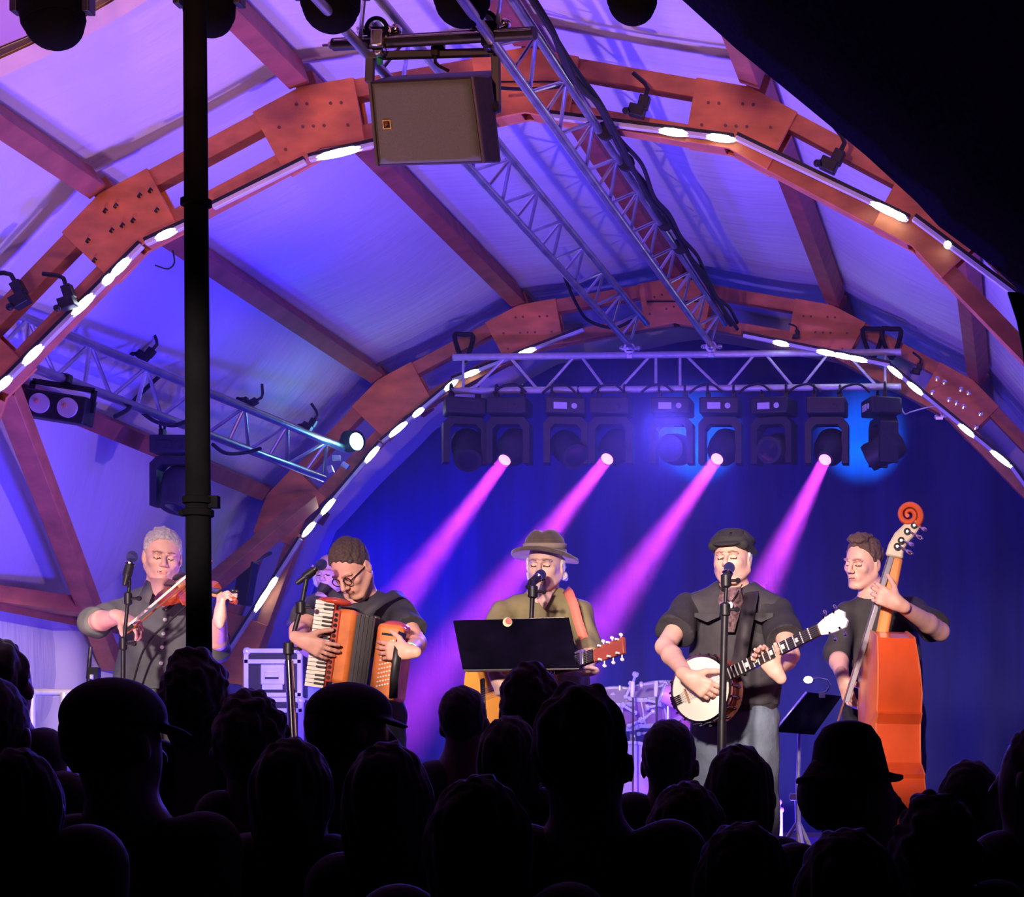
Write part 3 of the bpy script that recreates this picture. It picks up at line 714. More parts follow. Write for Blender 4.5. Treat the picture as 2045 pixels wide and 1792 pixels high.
def cable(pts, r, label, m=BLKM):
    # catmull-rom through the points
    q = [Vector(p) for p in pts]; out = []
    for i in range(len(q) - 1):
        p0, p1, p2, p3 = q[max(i - 1, 0)], q[i], q[i + 1], q[min(i + 2, len(q) - 1)]
        for k in range(6):
            u = k / 6; out.append(.5 * ((2 * p1) + (p2 - p0) * u + (2 * p0 - 5 * p1 + 4 * p2 - p3) * u * u + (3 * p1 - p0 - 3 * p2 + p3) * u ** 3))
    out.append(q[-1]); return tag(MB().path(out, r, 6).build('cable', m), label, 'cable')
def along(U, t, dx=0, dz=0): a, b_ = U; p = Vector(a).lerp(Vector(b_), t); return p + Vector((dx, 0, dz))
UB = (Vector((-2.09, 8.7, H + 3.315)), Vector((-2.08, 15.68, H + 3.395)))
rnd = random.Random(5)
for k in range(3):
    cable([along(UB, i / 14, .045 + .02 * k + rnd.uniform(-.012, .02), .02 + rnd.uniform(-.045, .02) - .015 * k) for i in range(15)], .016 - .002 * k, ['thick black cable lashed along the right overhead truss', 'thinner black cable beside the thick one on the right overhead truss', 'lowest black cable drooping along the right overhead truss'][k])
for k, tt in enumerate((.34, .42, .60, .68)):
    tag(MB().lathe(along(UB, tt, .03), (0, 1, 0), [(.03, -.02), (.045, -.015), (.045, .015), (.03, .02)], 12).build('cable_tie', BLKM), 'black strap tying cables to the right overhead truss, ' + ['nearest the front', 'second from the front', 'second from the rear', 'nearest the rear'][k], 'strap')
cable([P(1000, 176, 10.9), P(1060, 178, 11.0), P(1135, 172, 11.05)], .009, 'thin black cable crossing the front ridge plate')
cable([P(1128, 555, 14.9), P(1150, 605, 15.4), P(1175, 640, 15.8), P(1225, 655, 15.8), P(1262, 640, 15.75)], .012, 'black cable looping from the left overhead truss onto the rear arch')
cable([P(230, 832, 12.2), P(255, 818, 12.6), P(272, 795, 12.9), P(320, 750, 13.1)], .012, 'black cable from the twin lamp up to the left wall truss')
cable([P(285, 825, 12.9), P(310, 842, 12.9), P(345, 850, 13.0), P(372, 842, 13.1)], .012, 'drooping cable left of the pole under the wall truss')
cable([P(425, 888, 13.6), P(450, 905, 13.8), P(485, 905, 14.1), P(520, 896, 14.3)], .012, 'drooping cable right of the pole under the wall truss')
cable([P(345, 500, 11.0), P(348, 525, 11.0), P(335, 537, 11.0), P(310, 530, 11.0)], .004, 'thin wire curl hanging under the front arch')
for k in range(8):
    x0 = 985 + k * 98
    cable([P(x0, 786, YR - .04), P(x0 + 18, 772, YR - .06), P(x0 + 45, 768, YR - .06), P(x0 + 66, 784, YR - .04)], .008, f'black lamp cable looped over the rear truss, {["first","second","third","fourth","fifth","sixth","seventh","eighth"][k]} from the left')
# twin cell blinder at left
t = thing('twin_blinder_lamp', 'black two-cell blinder lamp hanging from the left wall truss', 'stage lamp', P(125, 770, 12.0))
Q = Matrix.Rotation(R(9), 3, 'Y'); c = P(119, 815, 12.0)
MB().box(c, (.33, .14, .145), Q).build('body', BLK, t, bevel=.01)
WARM = mat('reflector', (.85, .75, .70), .25, .3)
for sx in (-1, 1):
    q = c + Q @ Vector((sx * .075, -.072, 0)); rf = MB().lathe(q, (0, -1, 0), [(.053, .012), (.053, -.002), (.05, 0), (.03, -.0), (0, .001)], 24).build('reflector', WARM, t)
    MB().lathe(q + Vector((-.012, -.004, .01)), (0, -1, 0), [(.014, 0), (.014, .012), (0, .015)], 14).build('bulb', mat('bulb_orange', (.9, .35, .2), .4), rf)
y = MB(); y.bar(c + Q @ Vector((-.17, 0, .0)), c + Q @ Vector((-.16, 0, .12)), .008, .03); y.bar(c + Q @ Vector((.17, 0, .0)), c + Q @ Vector((.17, 0, .12)), .008, .03); y.bar(c + Q @ Vector((-.165, 0, .12)), c + Q @ Vector((.17, 0, .12)), .008, .03); y.build('yoke', BLK, t)
MB().box(c + Q @ Vector((.0, 0, .16)), (.07, .06, .05), Q).build('clamp_body', BLK, t, bevel=.008)
# ------------------------------------------------------------------ people
def skin_mats(tone, lip=None, key='a'):
    return [mat('skin_' + key, tone, .5, var=.06, scale=40, bump=.05, bscale=300), mat('lips_' + key, lip or (tone[0] * .88, tone[1] * .66, tone[2] * .66), .45), mat('dark_line', (.05, .025, .02), .6), mat('brow_' + key, (tone[0] * .45, tone[1] * .38, tone[2] * .35), .8)]
def V3(*a): return Vector(a)
def hframe(f, tilt=0):
    f = Vector(f).normalized(); r = f.cross(Vector((0, 0, 1))).normalized(); u = r.cross(f)
    q = Quaternion(f, R(tilt)); return f, q @ r, q @ u
def face(sc, c, f, r, u, s=1.0, closed=True, jaw=1.0, mouth=0.0, nose=1.0, ears=True):
    c = Vector(c); L = lambda a, b, d: c + (r * a + f * b + u * d) * s
    Q = basis(r, f, u)
    sc.ell(L(0, -.012, .035), (.074 * s, .094 * s, .086 * s), Q, k=.02)
    sc.ell(L(0, .022, -.022), (.062 * s * jaw, .068 * s, .088 * s), Q, k=.03)
    for q in (-1, 1):
        sc.cap(L(q * .058 * jaw, -.005, -.045), L(q * .022 * jaw, .062, -.098), .018 * s, .016 * s, k=.02)
        sc.ell(L(q * .040, .062, -.018), (.020 * s, .017 * s, .018 * s), Q, k=.018)
        sc.ell(L(q * .030, .094, .004), (.017 * s, .014 * s, .012 * s), Q, k=.010, sub=True)
        sc.ell(L(q * .030, .074, .004), (.0155 * s, .0155 * s, .0145 * s), Q, k=.004)
        sc.cap(L(q * .017, .0895, -.0015), L(q * .030, .0905, -.006), .0022 * s, k=.001, m=2); sc.cap(L(q * .030, .0905, -.006), L(q * .044, .083, -.001), .0022 * s, k=.001, m=2)
        sc.cap(L(q * .013, .094, .022), L(q * .048, .080, .023), .008 * s, .006 * s, k=.008)
        sc.cap(L(q * .014, .1005, .0235), L(q * .030, .0985, .0285), .0038 * s, k=.001, m=3); sc.cap(L(q * .030, .0985, .0285), L(q * .047, .087, .024), .0034 * s, k=.001, m=3)
        sc.ell(L(q * .012, .102, -.030), (.009 * s, .010 * s, .008 * s), Q, k=.006)
        if ears:
            sc.ell(L(q * .077, -.008, -.004), (.009 * s, .020 * s, .031 * s), Q, k=.006); sc.ell(L(q * .086, -.002, .002), (.006 * s, .010 * s, .017 * s), Q, k=.005, sub=True)
    sc.cap(L(0, .094, .014), L(0, .115 * nose, -.024), .0075 * s, .0115 * s, k=.010)
    sc.ell(L(0, .074, -.098), (.021 * s, .016 * s, .016 * s), Q, k=.015)
    sc.ell(L(0, .074, -.060), (.030 * s, .017 * s, .020 * s), Q, k=.02)
    sc.cap(L(-.017, .0895, -.0565), L(.017, .0895, -.0565), .0042 * s, k=.004, m=1)
    sc.cap(L(-.013, .0885, -.0660), L(.013, .0885, -.0660), .0050 * s, k=.004, m=1)
    sc.cap(L(-.021, .0925, -.0612), L(.021, .0925, -.0612), (.0016 + mouth) * s, k=.002, m=2)
def hand(sc, w_, d, n, curl=(40, 45, 50, 55), s=1.0, thumb=1, tcurl=20, spread=6, tdir=None):
    """w_ wrist, d towards the knuckles, n palm normal; thumb = +1/-1 picks its side"""
    w_ = Vector(w_); d = Vector(d).normalized(); n = Vector(n); n = (n - d * n.dot(d)).normalized(); t = d.cross(n) * thumb
    offs = (.030, .010, -.010, -.029); ln = (.072, .080, .074, .058); r0 = (.0095, .0098, .0092, .0082)
    for i in range(4):
        kn = w_ + (d * (.088 - .004 * abs(i - 1)) + t * offs[i]) * s
        sc.cap(w_ + t * offs[i] * .55 * s + d * .012 * s, kn, .015 * s, .0125 * s, k=.012)
        c = curl[i] if isinstance(curl, (tuple, list)) else curl
        sp = R(spread) * (1.5 - i) / 1.5; e = (d * math.cos(sp) + t * math.sin(sp)).normalized(); p = kn
        for j, fr in enumerate((.46, .30, .24)):
            ang = R(c * (.75, 1.0, .75)[j]); ax = e.cross(n).normalized(); e = Quaternion(ax, ang) @ e; nn = n
            n_l = Quaternion(ax, ang) @ n; q = p + e * ln[i] * fr * s
            sc.cap(p, q, (r0[i] - .0008 * j) * s, (r0[i] - .0008 * (j + 1)) * s, k=.004); p = q; n_ = n; 
            if abs(e.dot(n)) > .96: pass
    td = Vector(tdir).normalized() if tdir is not None else (d * .55 + t * .75 + n * .35).normalized()
    b0 = w_ + (d * .022 + t * .022) * s; b1 = b0 + td * .045 * s; td2 = (td + d * .5 + n * math.sin(R(tcurl))).normalized(); b2 = b1 + td2 * .034 * s; b3 = b2 + (td2 + d * .2).normalized() * .026 * s
    sc.cap(b0, b1, .017 * s, .0125 * s, k=.012); sc.cap(b1, b2, .0115 * s, .0105 * s, k=.004); sc.cap(b2, b3, .0105 * s, .0085 * s, k=.004)
    sc.cap(w_ - d * .03 * s, w_ + d * .03 * s, .025 * s, .028 * s, k=.02, flat=(tuple(n), .72))
def body_core(sc, J, fl=.95, zf=None, legs=True, bulk=1.0, f=(0, -1, 0)):
    zf = ZS if zf is None else zf
    nk, ch, pv = J['neck'], J['chest'], J['pelvis']
    sc.cap(J['head'] - J['u'] * .05 - J['f'] * .02, nk, .056, .062, k=.025)
    sc.cap(nk - V3(0, 0, .06), pv, .10 * bulk, .12 * bulk, k=.05, flat=(f, .7))
    for sd in 'AB':
        sh, el, wr = J['sh' + sd], J['el' + sd], J['wr' + sd]
        sc.cap(nk - V3(0, 0, .03), sh, .05, .052, k=.04)
        sc.cap(sh, el, .050, .041, k=.02)
        mid = el.lerp(wr, .3); sc.cap(el, mid, .040, .043, k=.015); sc.cap(mid, wr, .043, .027, k=.015)
    if legs:
        for i, q in enumerate((-1, 1)):
            hp = pv + V3(q * .09, 0, -.03); kn = Vector((pv.x + q * .12, pv.y - .03, zf + .50)); an = Vector((pv.x + q * .13, pv.y + .02, zf + .09))
            if 'kn' in J: kn = J['kn'][i]
            if 'an' in J: an = J['an'][i]
            sc.cap(hp, kn, .085, .055, k=.03); sc.cap(kn, an, .053, .035, k=.02); sc.cap(an, an + V3(0, -.13, -.05), .035, .03, k=.02)
def trousers(J, m, t, zf=None, r=.012, legs=((-1), 1)):
    zf = ZS if zf is None else zf; sc = Sculpt(.010); pv = J['pelvis']
    sc.cap(pv + V3(0, 0, .10), pv - V3(0, 0, .02), .155 + r, .165 + r, k=.04, flat=((0, 1, 0), .68), cut=[(pv + V3(0, 0, .11), (0, 0, 1))])
    for i, q in enumerate((-1, 1)):
        hp = pv + V3(q * .09, 0, -.06); kn = Vector((pv.x + q * .12, pv.y - .03, zf + .50)); an = Vector((pv.x + q * .13, pv.y + .02, zf + .06))
        if 'kn' in J: kn = J['kn'][i]
        if 'an' in J: an = J['an'][i] - V3(0, 0, .03)
        sc.cap(hp, kn, .098 + r, .07 + r, k=.03); sc.cap(kn, an, .068 + r, .055 + r, k=.02)
    o = sc.build('trousers', m, t, disp=(.006, 22, (1, 1, 1.6)))
    for q in (-1, 1):
        i = 0 if q < 0 else 1
        an = Vector((pv.x + q * .13, pv.y + .02, zf)) if 'an' not in J else J['an'][i] - V3(0, 0, .09)
        Sculpt(.010).cap(an + V3(0, .04, .05), an + V3(q * .02, -.16, .035), .048, .04, k=.02, cut=[(an, (0, 0, -1))]).cap(an + V3(0, .02, .10), an + V3(0, .02, .06), .055, .05, k=.03).build('shoe', mat('shoe', (.03, .025, .02), .5), t)
    return o
def shirt(sc, J, up=1.0, wb=.165, wc=.175, hem=None, sleeve=1.0, r=.014, f=(0, 1, 0), cuff=None, fl=.66, m=0, collar=True, neckcut=.02):
    nk, pv = J['neck'], J['pelvis']; ch = nk.lerp(pv, .30); hem = hem if hem is not None else pv + V3(0, 0, -.03)
    sc.cap(ch, nk.lerp(pv, .78), wc, wb, k=.05, flat=(f, fl), m=m)
    sc.cap(nk.lerp(pv, .78), hem, wb, wb * 1.03, k=.05, flat=(f, fl), m=m, cut=[(hem, (0, 0, -1))])
    up_ = (J['neck'] + V3(0, 0, .0))
    for sd in 'AB':
        sh, el, wr = J['sh' + sd], J['el' + sd], J['wr' + sd]
        sc.cap(nk - V3(0, 0, .045), sh, .056, .054, k=.05, m=m); sc.cap(nk - V3(0, 0, .0), nk.lerp(sh, .55) , .040, .044, k=.05, m=m)
        fr = cuff[sd] if cuff else sleeve
        if fr <= 1:
            e = sh.lerp(el, fr); sc.cap(sh, sh.lerp(el, fr + .15), .060 + r * .3, .056 + r * (1.4 if fr < .95 else .6), k=.035, cut=[(e, el - sh)], m=m)
        else:
            e = el.lerp(wr, fr - 1); sc.cap(sh, el, .059 + r * .3, .048 + r * .6, k=.035, m=m); sc.cap(el, el.lerp(wr, fr - 1 + .2), .052 + r * .5, .044 + r * .5, k=.02, cut=[(e, wr - el)], m=m)
    sc.ell(nk + V3(0, 0, .055) + J['f'] * .03, (.060, .060, .07), k=.02, sub=True)
def strap(pts, w_, m, name, parent, nrm=None, th=.004):
    pts = [Vector(p) for p in pts]; V = []; n = len(pts)
    for i, p in enumerate(pts):
        d = (pts[min(i + 1, n - 1)] - pts[max(i - 1, 0)]).normalized(); nn = Vector(nrm or (0, -1, .1)); sdv = d.cross(nn).normalized() * w_ / 2
        V += [p - sdv, p + sdv]
    fs = [(2 * i, 2 * i + 1, 2 * i + 3, 2 * i + 2) for i in range(n - 1)]
    o = MB().add(V, fs).build(name, m, parent, smooth='all'); sm = o.modifiers.new('s', 'SOLIDIFY'); sm.thickness = th; sm.offset = 0
    return o
def drape_pts(t, pts, front, off=.006):
    return pts
def mkJ(head, f, tilt, neck, pelvis, shA, elA, wrA, shB, elB, wrB, **kw):
    ff, r, u = hframe(f, tilt); shA = Vector(shA) - Vector((0, 0, .028)); shB = Vector(shB) - Vector((0, 0, .028))
    return dict(head=Vector(head), f=ff, r=r, u=u, neck=Vector(neck), chest=Vector(neck).lerp(Vector(pelvis), .3), pelvis=Vector(pelvis), shA=Vector(shA), elA=Vector(elA), wrA=Vector(wrA), shB=Vector(shB), elB=Vector(elB), wrB=Vector(wrB), **kw)
def hair_cap(J, m, t, hl=.045, back=-.06, thick=.008, s=1.0, top=0, disp=None, rz=1.0, extra=None, vox=.004, side=.0):
    """cap of hair: shell over the skull, cut along a hairline plane that drops towards the back"""
    f, r, u, c = J['f'], J['r'], J['u'], J['head']; Q = basis(r, f, u); sc = Sculpt(vox)
    n = (f * .80 - u * .60).normalized()
    sc.ell(c + (f * -.014 + u * (.038 + top * .5)) * s, ((.0755 + thick + side) * s, (.093 + thick) * s, (.087 + thick + top) * s), Q, k=.01, cut=[(c + (f * .055 + u * hl) * s, n), (c + (f * -.02 - u * .045) * s, -u)])
    if extra: extra(sc, c, f, r, u)
    return sc.build('hair', m, t, disp=disp or (.0022, 160, (1, 1, 1)))
def person(label, J, zf=None):
    p = J['pelvis'].copy(); p.z = ZS if zf is None else zf
    return thing('person', label, 'person', p)

# ---- fiddler
Y = 10.1
J = mkJ(P(324, 1114, Y), (.42, -.9, -.14), -4, P(318, 1188, Y + .04), P(318, 1398, Y + .04), P(240, 1212, Y), P(188, 1243, Y - .17), P(240, 1232, Y - .40), P(398, 1212, Y), P(432, 1296, Y - .22), P(440, 1232, Y - .50))
t = person('fiddler with short grey hair in an open dark grey shirt, playing behind the pole', J); fid = t
sc = Sculpt(.0042); body_core(sc, J); face(sc, J['head'], J['f'], J['r'], J['u'])
hand(sc, J['wrA'] , (.75, -.1, -.35), (.1, .3, -1), curl=(38, 45, 50, 60), thumb=-1, s=.95)
hand(sc, J['wrB'], (.1, -.15, .9), (.65, .4, .2), curl=(70, 72, 74, 76), thumb=1, s=.95)
sc.build('body', skin_mats((.80, .46, .36), key='fair'), t)
HG = mat('grey_hair', (.42, .38, .38), .8, var=.3, scale=120)
hair_cap(J, HG, t, hl=.070, thick=.005, top=.006, disp=(.004, 110, (1, 1, 1)))
SH1 = mat('slate_shirt', (.105, .115, .125), .75, var=.18, scale=14, bump=.2, bscale=14)
sc = Sculpt(.007); shirt(sc, J, wc=.180, wb=.175, cuff={'A': 1.12, 'B': 1.35}, hem=P(318, 1388, Y + .04))
sh_ = sc.build('shirt', SH1, t, disp=(.012, 22, (1, 1, .8)))
for i, (x, y_) in enumerate(((330, 1238), (327, 1266), (324, 1293), (322, 1325))):
    MB().lathe(P(x, y_, Y - .075 - .006 * i), (0, -1, 0), [(.0085, 0), (.0085, .004), (0, .005)], 12).build('button', WHITE, sh_)
COLM = mat('shirt_collar', (.12, .125, .13), .7)
for q, px in ((-1, 292), (1, 344)):
    MB().add([P(318 + q * 26, 1158, Y - .02), P(318 + q * 8, 1168, Y - .08), P(318 + q * 22, 1206, Y - .115), P(318 + q * 40, 1190, Y - .09)], [(0, 1, 2, 3)]).build('collar', COLM, sh_).modifiers.new('s', 'SOLIDIFY').thickness = .006
MB().add([P(298, 1154, Y - .07), P(340, 1156, Y - .08), P(341, 1188, Y - .125), P(328, 1218, Y - .135), P(306, 1184, Y - .12)], [(0, 1, 2, 3, 4)]).build('open_neck', skin_mats((.80, .46, .36), key='fair')[0], sh_).modifiers.new('s', 'SOLIDIFY').thickness = .01
trousers(J, mat('grey_trousers', (.07, .07, .085), .8, var=.2, bump=.3), t)
MB().lathe(P(318, 1388, Y + .04), (0, 0, 1), [(.168, -.02), (.172, -.018), (.172, .018), (.168, .02)], 32).build('belt', BLK, t).scale = (1, 1, 1)
# ---- accordionist
Y = 10.0
J = mkJ(P(704, 1136, Y - .10), (-.24, -.74, -.72), 6, P(722, 1196, Y + .04), P(722, 1400, Y + .05), P(640, 1208, Y), P(598, 1260, Y - .22), P(602, 1278, Y - .46), P(800, 1214, Y), P(832, 1284, Y - .16), P(816, 1302, Y - .44))
t = person('accordionist with cropped dark hair and black T-shirt, head bent over the keys', J); acc = t
sc = Sculpt(.0042); body_core(sc, J); face(sc, J['head'], J['f'], J['r'], J['u'], jaw=.95, nose=1.04)
hand(sc, J['wrA'], (.88, .02, -.40), (.1, .95, .1), curl=(16, 20, 24, 26), thumb=1, s=1.0, spread=9)
hand(sc, J['wrB'], (-.97, .03, .05), (.0, .95, .0), curl=(20, 24, 26, 28), thumb=-1, s=1.0, spread=8)
sc.build('body', skin_mats((.72, .38, .27), key='tan'), t)
HB = mat('dark_brown_hair', (.07, .045, .035), .8, var=.4, scale=150)
hair_cap(J, HB, t, hl=.070, thick=.005, top=.008, side=-.003, disp=(.0035, 130, (1, 1, 1)))
sc = Sculpt(.0035); c, f, r, u = J['head'], J['f'], J['r'], J['u']
for q in (-1, 1): sc.cap(c + r * q * .058 - u * .06, c + r * q * .024 + f * .058 - u * .112, .013, .012, k=.01)
sc.cap(c + r * .02 + f * .058 - u * .112, c - r * .02 + f * .058 - u * .112, .012, k=.01)
sc.build('beard', HB, t, disp=(.001, 200, (1, 1, 1)))
b = MB()
for q in (-1, 1):
    b.lathe(c + r * q * .030 + f * .101 + u * .003, f, [(.021, 0), (.021, .003), (.018, .003), (.018, 0), (.021, 0)], 16)
    b.bar(c + r * q * .051 + f * .100 + u * .006, c + r * q * .078 + f * .01 + u * .008, .003, .004)
b.bar(c + r * .010 + f * .103 + u * .006, c - r * .010 + f * .103 + u * .006, .003, .004); b.build('spectacles', BLK, t)
TS = mat('black_tshirt', (.035, .035, .045), .8, var=.2, scale=20, bump=.15, bscale=20)
sc = Sculpt(.007); shirt(sc, J, wc=.168, wb=.155, cuff={'A': .62, 'B': .62}, r=.022)
sh_ = sc.build('t_shirt', TS, t, disp=(.009, 22, (1, 1, 1)))
trousers(J, mat('dark_jeans', (.02, .025, .05), .8, var=.3, bump=.3), t)
MB().lathe(J['wrB'].lerp(J['elB'], .18), J['elB'] - J['wrB'], [(.030, -.012), (.034, -.012), (.034, .012), (.030, .012), (.030, -.012)], 20).build('green_wristband', mat('green_band', (.35, .75, .35), .5), t)
# ---- singer in hat
Y = 10.2
J = mkJ(P(1089, 1131, Y), (-.05, -.99, -.08), 0, P(1085, 1196, Y + .04), P(1085, 1402, Y + .06), P(1012, 1212, Y), P(972, 1288, Y - .20), P(988, 1346, Y - .50), P(1160, 1212, Y), P(1178, 1296, Y - .10), P(1172, 1340, Y - .34))
t = person('singer in brown felt hat and olive shirt with grey goatee behind the music stand', J); sing = t
c, f, r, u = J['head'], J['f'], J['r'], J['u']
sc = Sculpt(.0042); body_core(sc, J); face(sc, c, f, r, u, jaw=1.05, mouth=.004)
hand(sc, J['wrA'], (.3, -.1, -.8), (.75, .6, .0), curl=(40, 45, 50, 55), thumb=1, s=1.0)
hand(sc, J['wrB'], (-.8, -.1, .0), (-.1, -.3, .8), curl=(60, 62, 64, 66), thumb=-1, s=1.0)
sc.build('body', skin_mats((.86, .56, .46), key='rosy'), t)
HW = mat('white_hair', (.72, .66, .66), .85, var=.3, scale=150)
sc = Sculpt(.004)
for q in (-1, 1):
    sc.ell(c + r * q * .078 - f * .012 + u * .006, (.012, .028, .036), basis(r, f, u), k=.01); sc.ell(c + r * q * .078 - f * .03 - u * .045, (.014, .024, .022), basis(r, f, u), k=.01)
sc.ell(c - f * .07 - u * .02, (.06, .03, .06), basis(r, f, u), k=.02)
sc.build('hair', HW, t, disp=(.004, 110, (1, 1, 1)))
sc = Sculpt(.0035)
sc.ell(c + f * .082 - u * .108, (.020, .016, .030), basis(r, f, u), k=.01)
for q in (-1, 1): sc.cap(c + f * .100 - u * .047, c + f * .088 + r * q * .028 - u * .062, .0055, .004, k=.004); sc.cap(c + f * .088 + r * q * .028 - u * .062, c + f * .080 + r * q * .022 - u * .10, .004, .006, k=.006)
sc.build('goatee', HW, t, disp=(.002, 160, (1, 1, 1)))
OL = mat('olive_shirt', (.24, .21, .095), .8, var=.15, scale=12, bump=.2, bscale=16)
sc = Sculpt(.007); shirt(sc, J, wc=.180, wb=.190, cuff={'A': 1.45, 'B': 1.4})
sh_ = sc.build('shirt', OL, t, disp=(.013, 24, (1.5, 1, .45)))
MB().add([P(1066, 1182, Y - .10), P(1104, 1182, Y - .10), P(1096, 1200, Y - .13), P(1086, 1216, Y - .135), P(1074, 1200, Y - .13)], [(0, 1, 2, 3, 4)]).build('open_neck', skin_mats((.86, .56, .46), key='rosy')[0], sh_).modifiers.new('s', 'SOLIDIFY').thickness = .01
MB().path([P(1060, 1172, Y - .03), P(1070, 1180, Y - .09), P(1084, 1183, Y - .12), P(1098, 1179, Y - .10), P(1110, 1170, Y - .03)], .004).build('necklace', mat('dark_bead', (.25, .04, .03), .4), t)
MB().ell(P(1080, 1181, Y - .125), (.013, .008, .013)).build('pendant', WHITE, t)
hat = MB(); hc = c + u * .074; q = Quaternion(r, R(0))
FELT = mat('brown_felt', (.115, .085, .060), .85, var=.2, scale=30, sheen=.3)
prof = [(.150, -.022), (.148, -.012), (.120, -.004), (.098, .000), (.094, .02), (.084, .05), (.070, .076), (.048, .090), (.02, .084), (0, .082)]
o = MB(); o.lathe(hc, u, [(0, .0)] + [(.09, -.002), (.125, -.012), (.148, -.030)] + prof, 40, up=f)
for i, p in enumerate(o.v):
    d = p - hc; fx = d.dot(r) / .15; fy = d.dot(f)
    up_ = .0 
    if d.dot(u) < .012: o.v[i] = p + u * (.022 * (d.dot(f) / .15)) - u * .016 * fx * fx + u * .012 * fx
    elif d.dot(u) > .055: o.v[i] = p + u * (-.012 * math.exp(-(d.dot(r) / .02) ** 2)) - r * d.dot(r) * .1
ht = o.build('hat', FELT, t, smooth='all')
MB().lathe(hc, u, [(.0985, .004), (.0985, .026), (.093, .028)], 40, up=f).build('hat_band', mat('tan_band', (.36, .29, .22), .7), ht, smooth='all')
RED = mat('guitar_strap', (.80, .22, .15), .6, var=.15)
strap([P(1130, 1178, Y - .0), P(1136, 1184, Y - .085), P(1146, 1208, Y - .13), P(1154, 1240, Y - .15), P(1166, 1275, Y - .15), P(1172, 1300, Y - .12)], .042, RED, 'guitar_strap', t)
trousers(J, mat('brown_trousers', (.06, .045, .04), .8, bump=.3), t)
# ---- banjo player
Y = 10.0
J = mkJ(P(1462, 1120, Y), (-.14, -.98, .02), 2, P(1468, 1186, Y + .04), P(1468, 1408, Y + .05), P(1376, 1206, Y), P(1328, 1292, Y - .24), P(1374, 1352, Y - .50), P(1552, 1208, Y), P(1578, 1308, Y - .24), P(1550, 1343, Y - .50))
t = person('banjo player in black flat cap and charcoal short-sleeved vest singing at microphone', J); ban = t
c, f, r, u = J['head'], J['f'], J['r'], J['u']
sc = Sculpt(.0042); body_core(sc, J, bulk=1.05); face(sc, c, f, r, u, jaw=1.12, mouth=.002)
hand(sc, J['wrA'], (.75, .0, -.50), (.05, .97, .1), curl=(30, 36, 42, 46), thumb=1, s=1.08)
hand(sc, J['wrB'], (-.55, -.12, .74), (-.15, -.9, -.3), curl=(52, 56, 60, 62), thumb=1, s=1.05)
sc.build('body', skin_mats((.84, .50, .38), key='pink'), t)
sc = Sculpt(.004)
for q in (-1, 1): sc.ell(c + r * q * .076 - f * .02 + u * .012, (.010, .026, .03), basis(r, f, u), k=.01)
sc.ell(c - f * .075 - u * .01, (.055, .025, .05), basis(r, f, u), k=.02)
sc.build('hair', HW, t, disp=(.002, 150, (1, 1, 1)))
sc = Sculpt(.0042); Q = basis(r, f, u)
sc.ell(c + u * .088 - f * .022, (.100, .112, .042), Q, k=.01); sc.ell(c + u * .115 - f * .02, (.072, .08, .032), Q, k=.02); sc.ell(c + u * .146 - f * .02, (.012, .012, .009), Q, k=.004)
for k in range(8):
    a = 2 * math.pi * k / 8 + .2; sc.cap(c + u * .150 - f * .02, c + u * .095 - f * .022 + (r * math.cos(a) * .108 + f * math.sin(a) * .12), .004, .004, k=.008, sub=True)
sc.cap(c + r * .07 + f * .058 + u * .062, c - r * .07 + f * .058 + u * .062, .016, k=.02); sc.ell(c + f * .078 + u * .066, (.062, .050, .010), basis(r, (f - u * .25).normalized(), (u + f * .25).normalized()), k=.008)
for q in (-1, 1): sc.cap(c + r * q * .07 + f * .058 + u * .060, c + r * q * .082 - f * .06 + u * .04, .016, .02, k=.02)
sc.build('flat_cap', mat('cap_cloth', (.032, .030, .032), .85, var=.2, scale=60), t)
VS = mat('charcoal_vest', (.050, .047, .055), .8, var=.15, scale=20, bump=.15, bscale=20)
TB = mat('black_sleeve', (.03, .028, .034), .8, var=.15, scale=20, bump=.15)
sc = Sculpt(.007); shirt(sc, J, wc=.195, wb=.190, cuff={'A': .62, 'B': .68}, r=.024)
sh_ = sc.build('t_shirt', TB, t, disp=(.009, 24, (1, 1, 1)))
sc = Sculpt(.007); nk, pv = J['neck'], J['pelvis']
sc.cap(nk.lerp(pv, .26), nk.lerp(pv, .8), .200, .200, k=.04, flat=((0, 1, 0), .68)); sc.cap(nk.lerp(pv, .8), pv, .200, .200, k=.04, flat=((0, 1, 0), .68), cut=[(pv, (0, 0, -1))])
for s_ in 'AB': sc.cap(nk - V3(0, 0, .035), nk.lerp(J['sh' + s_], .92), .062, .066, k=.05, cut=[(J['sh' + s_], J['sh' + s_] - nk)])
sc.cap(nk + V3(0, -.16, .06), nk + V3(-.01, -.21, -.62), .045, .012, k=.01, sub=True); sc.ell(nk + V3(0, -.02, .07), (.07, .08, .08), k=.02, sub=True)
vst = sc.build('vest', VS, t, disp=(.008, 26, (1, 1, .8)))
for q, cx in ((-1, 1412), (1, 1520)):
    pts = [(-.055, .012), (.055, .012), (.055, -.006), (0, -.030), (-.055, -.006)]
    MB().prism(pts, P(cx, 1230, Y - .134), basis((1, 0, 0), (0, 0, 1), (0, -1, 0)), .010).build('pocket_flap', VS, vst, bevel=.002)
MB().add([P(1440, 1175, Y - .095), P(1478, 1172, Y - .10), P(1484, 1200, Y - .135), P(1466, 1262, Y - .142), P(1450, 1262, Y - .142), P(1434, 1200, Y - .13)], [(0, 1, 2, 3, 4, 5)]).build('print_panel', mat('floral_print', (.20, .12, .13), .8, var=.85, scale=55), sh_).modifiers.new('s', 'SOLIDIFY').thickness = .012
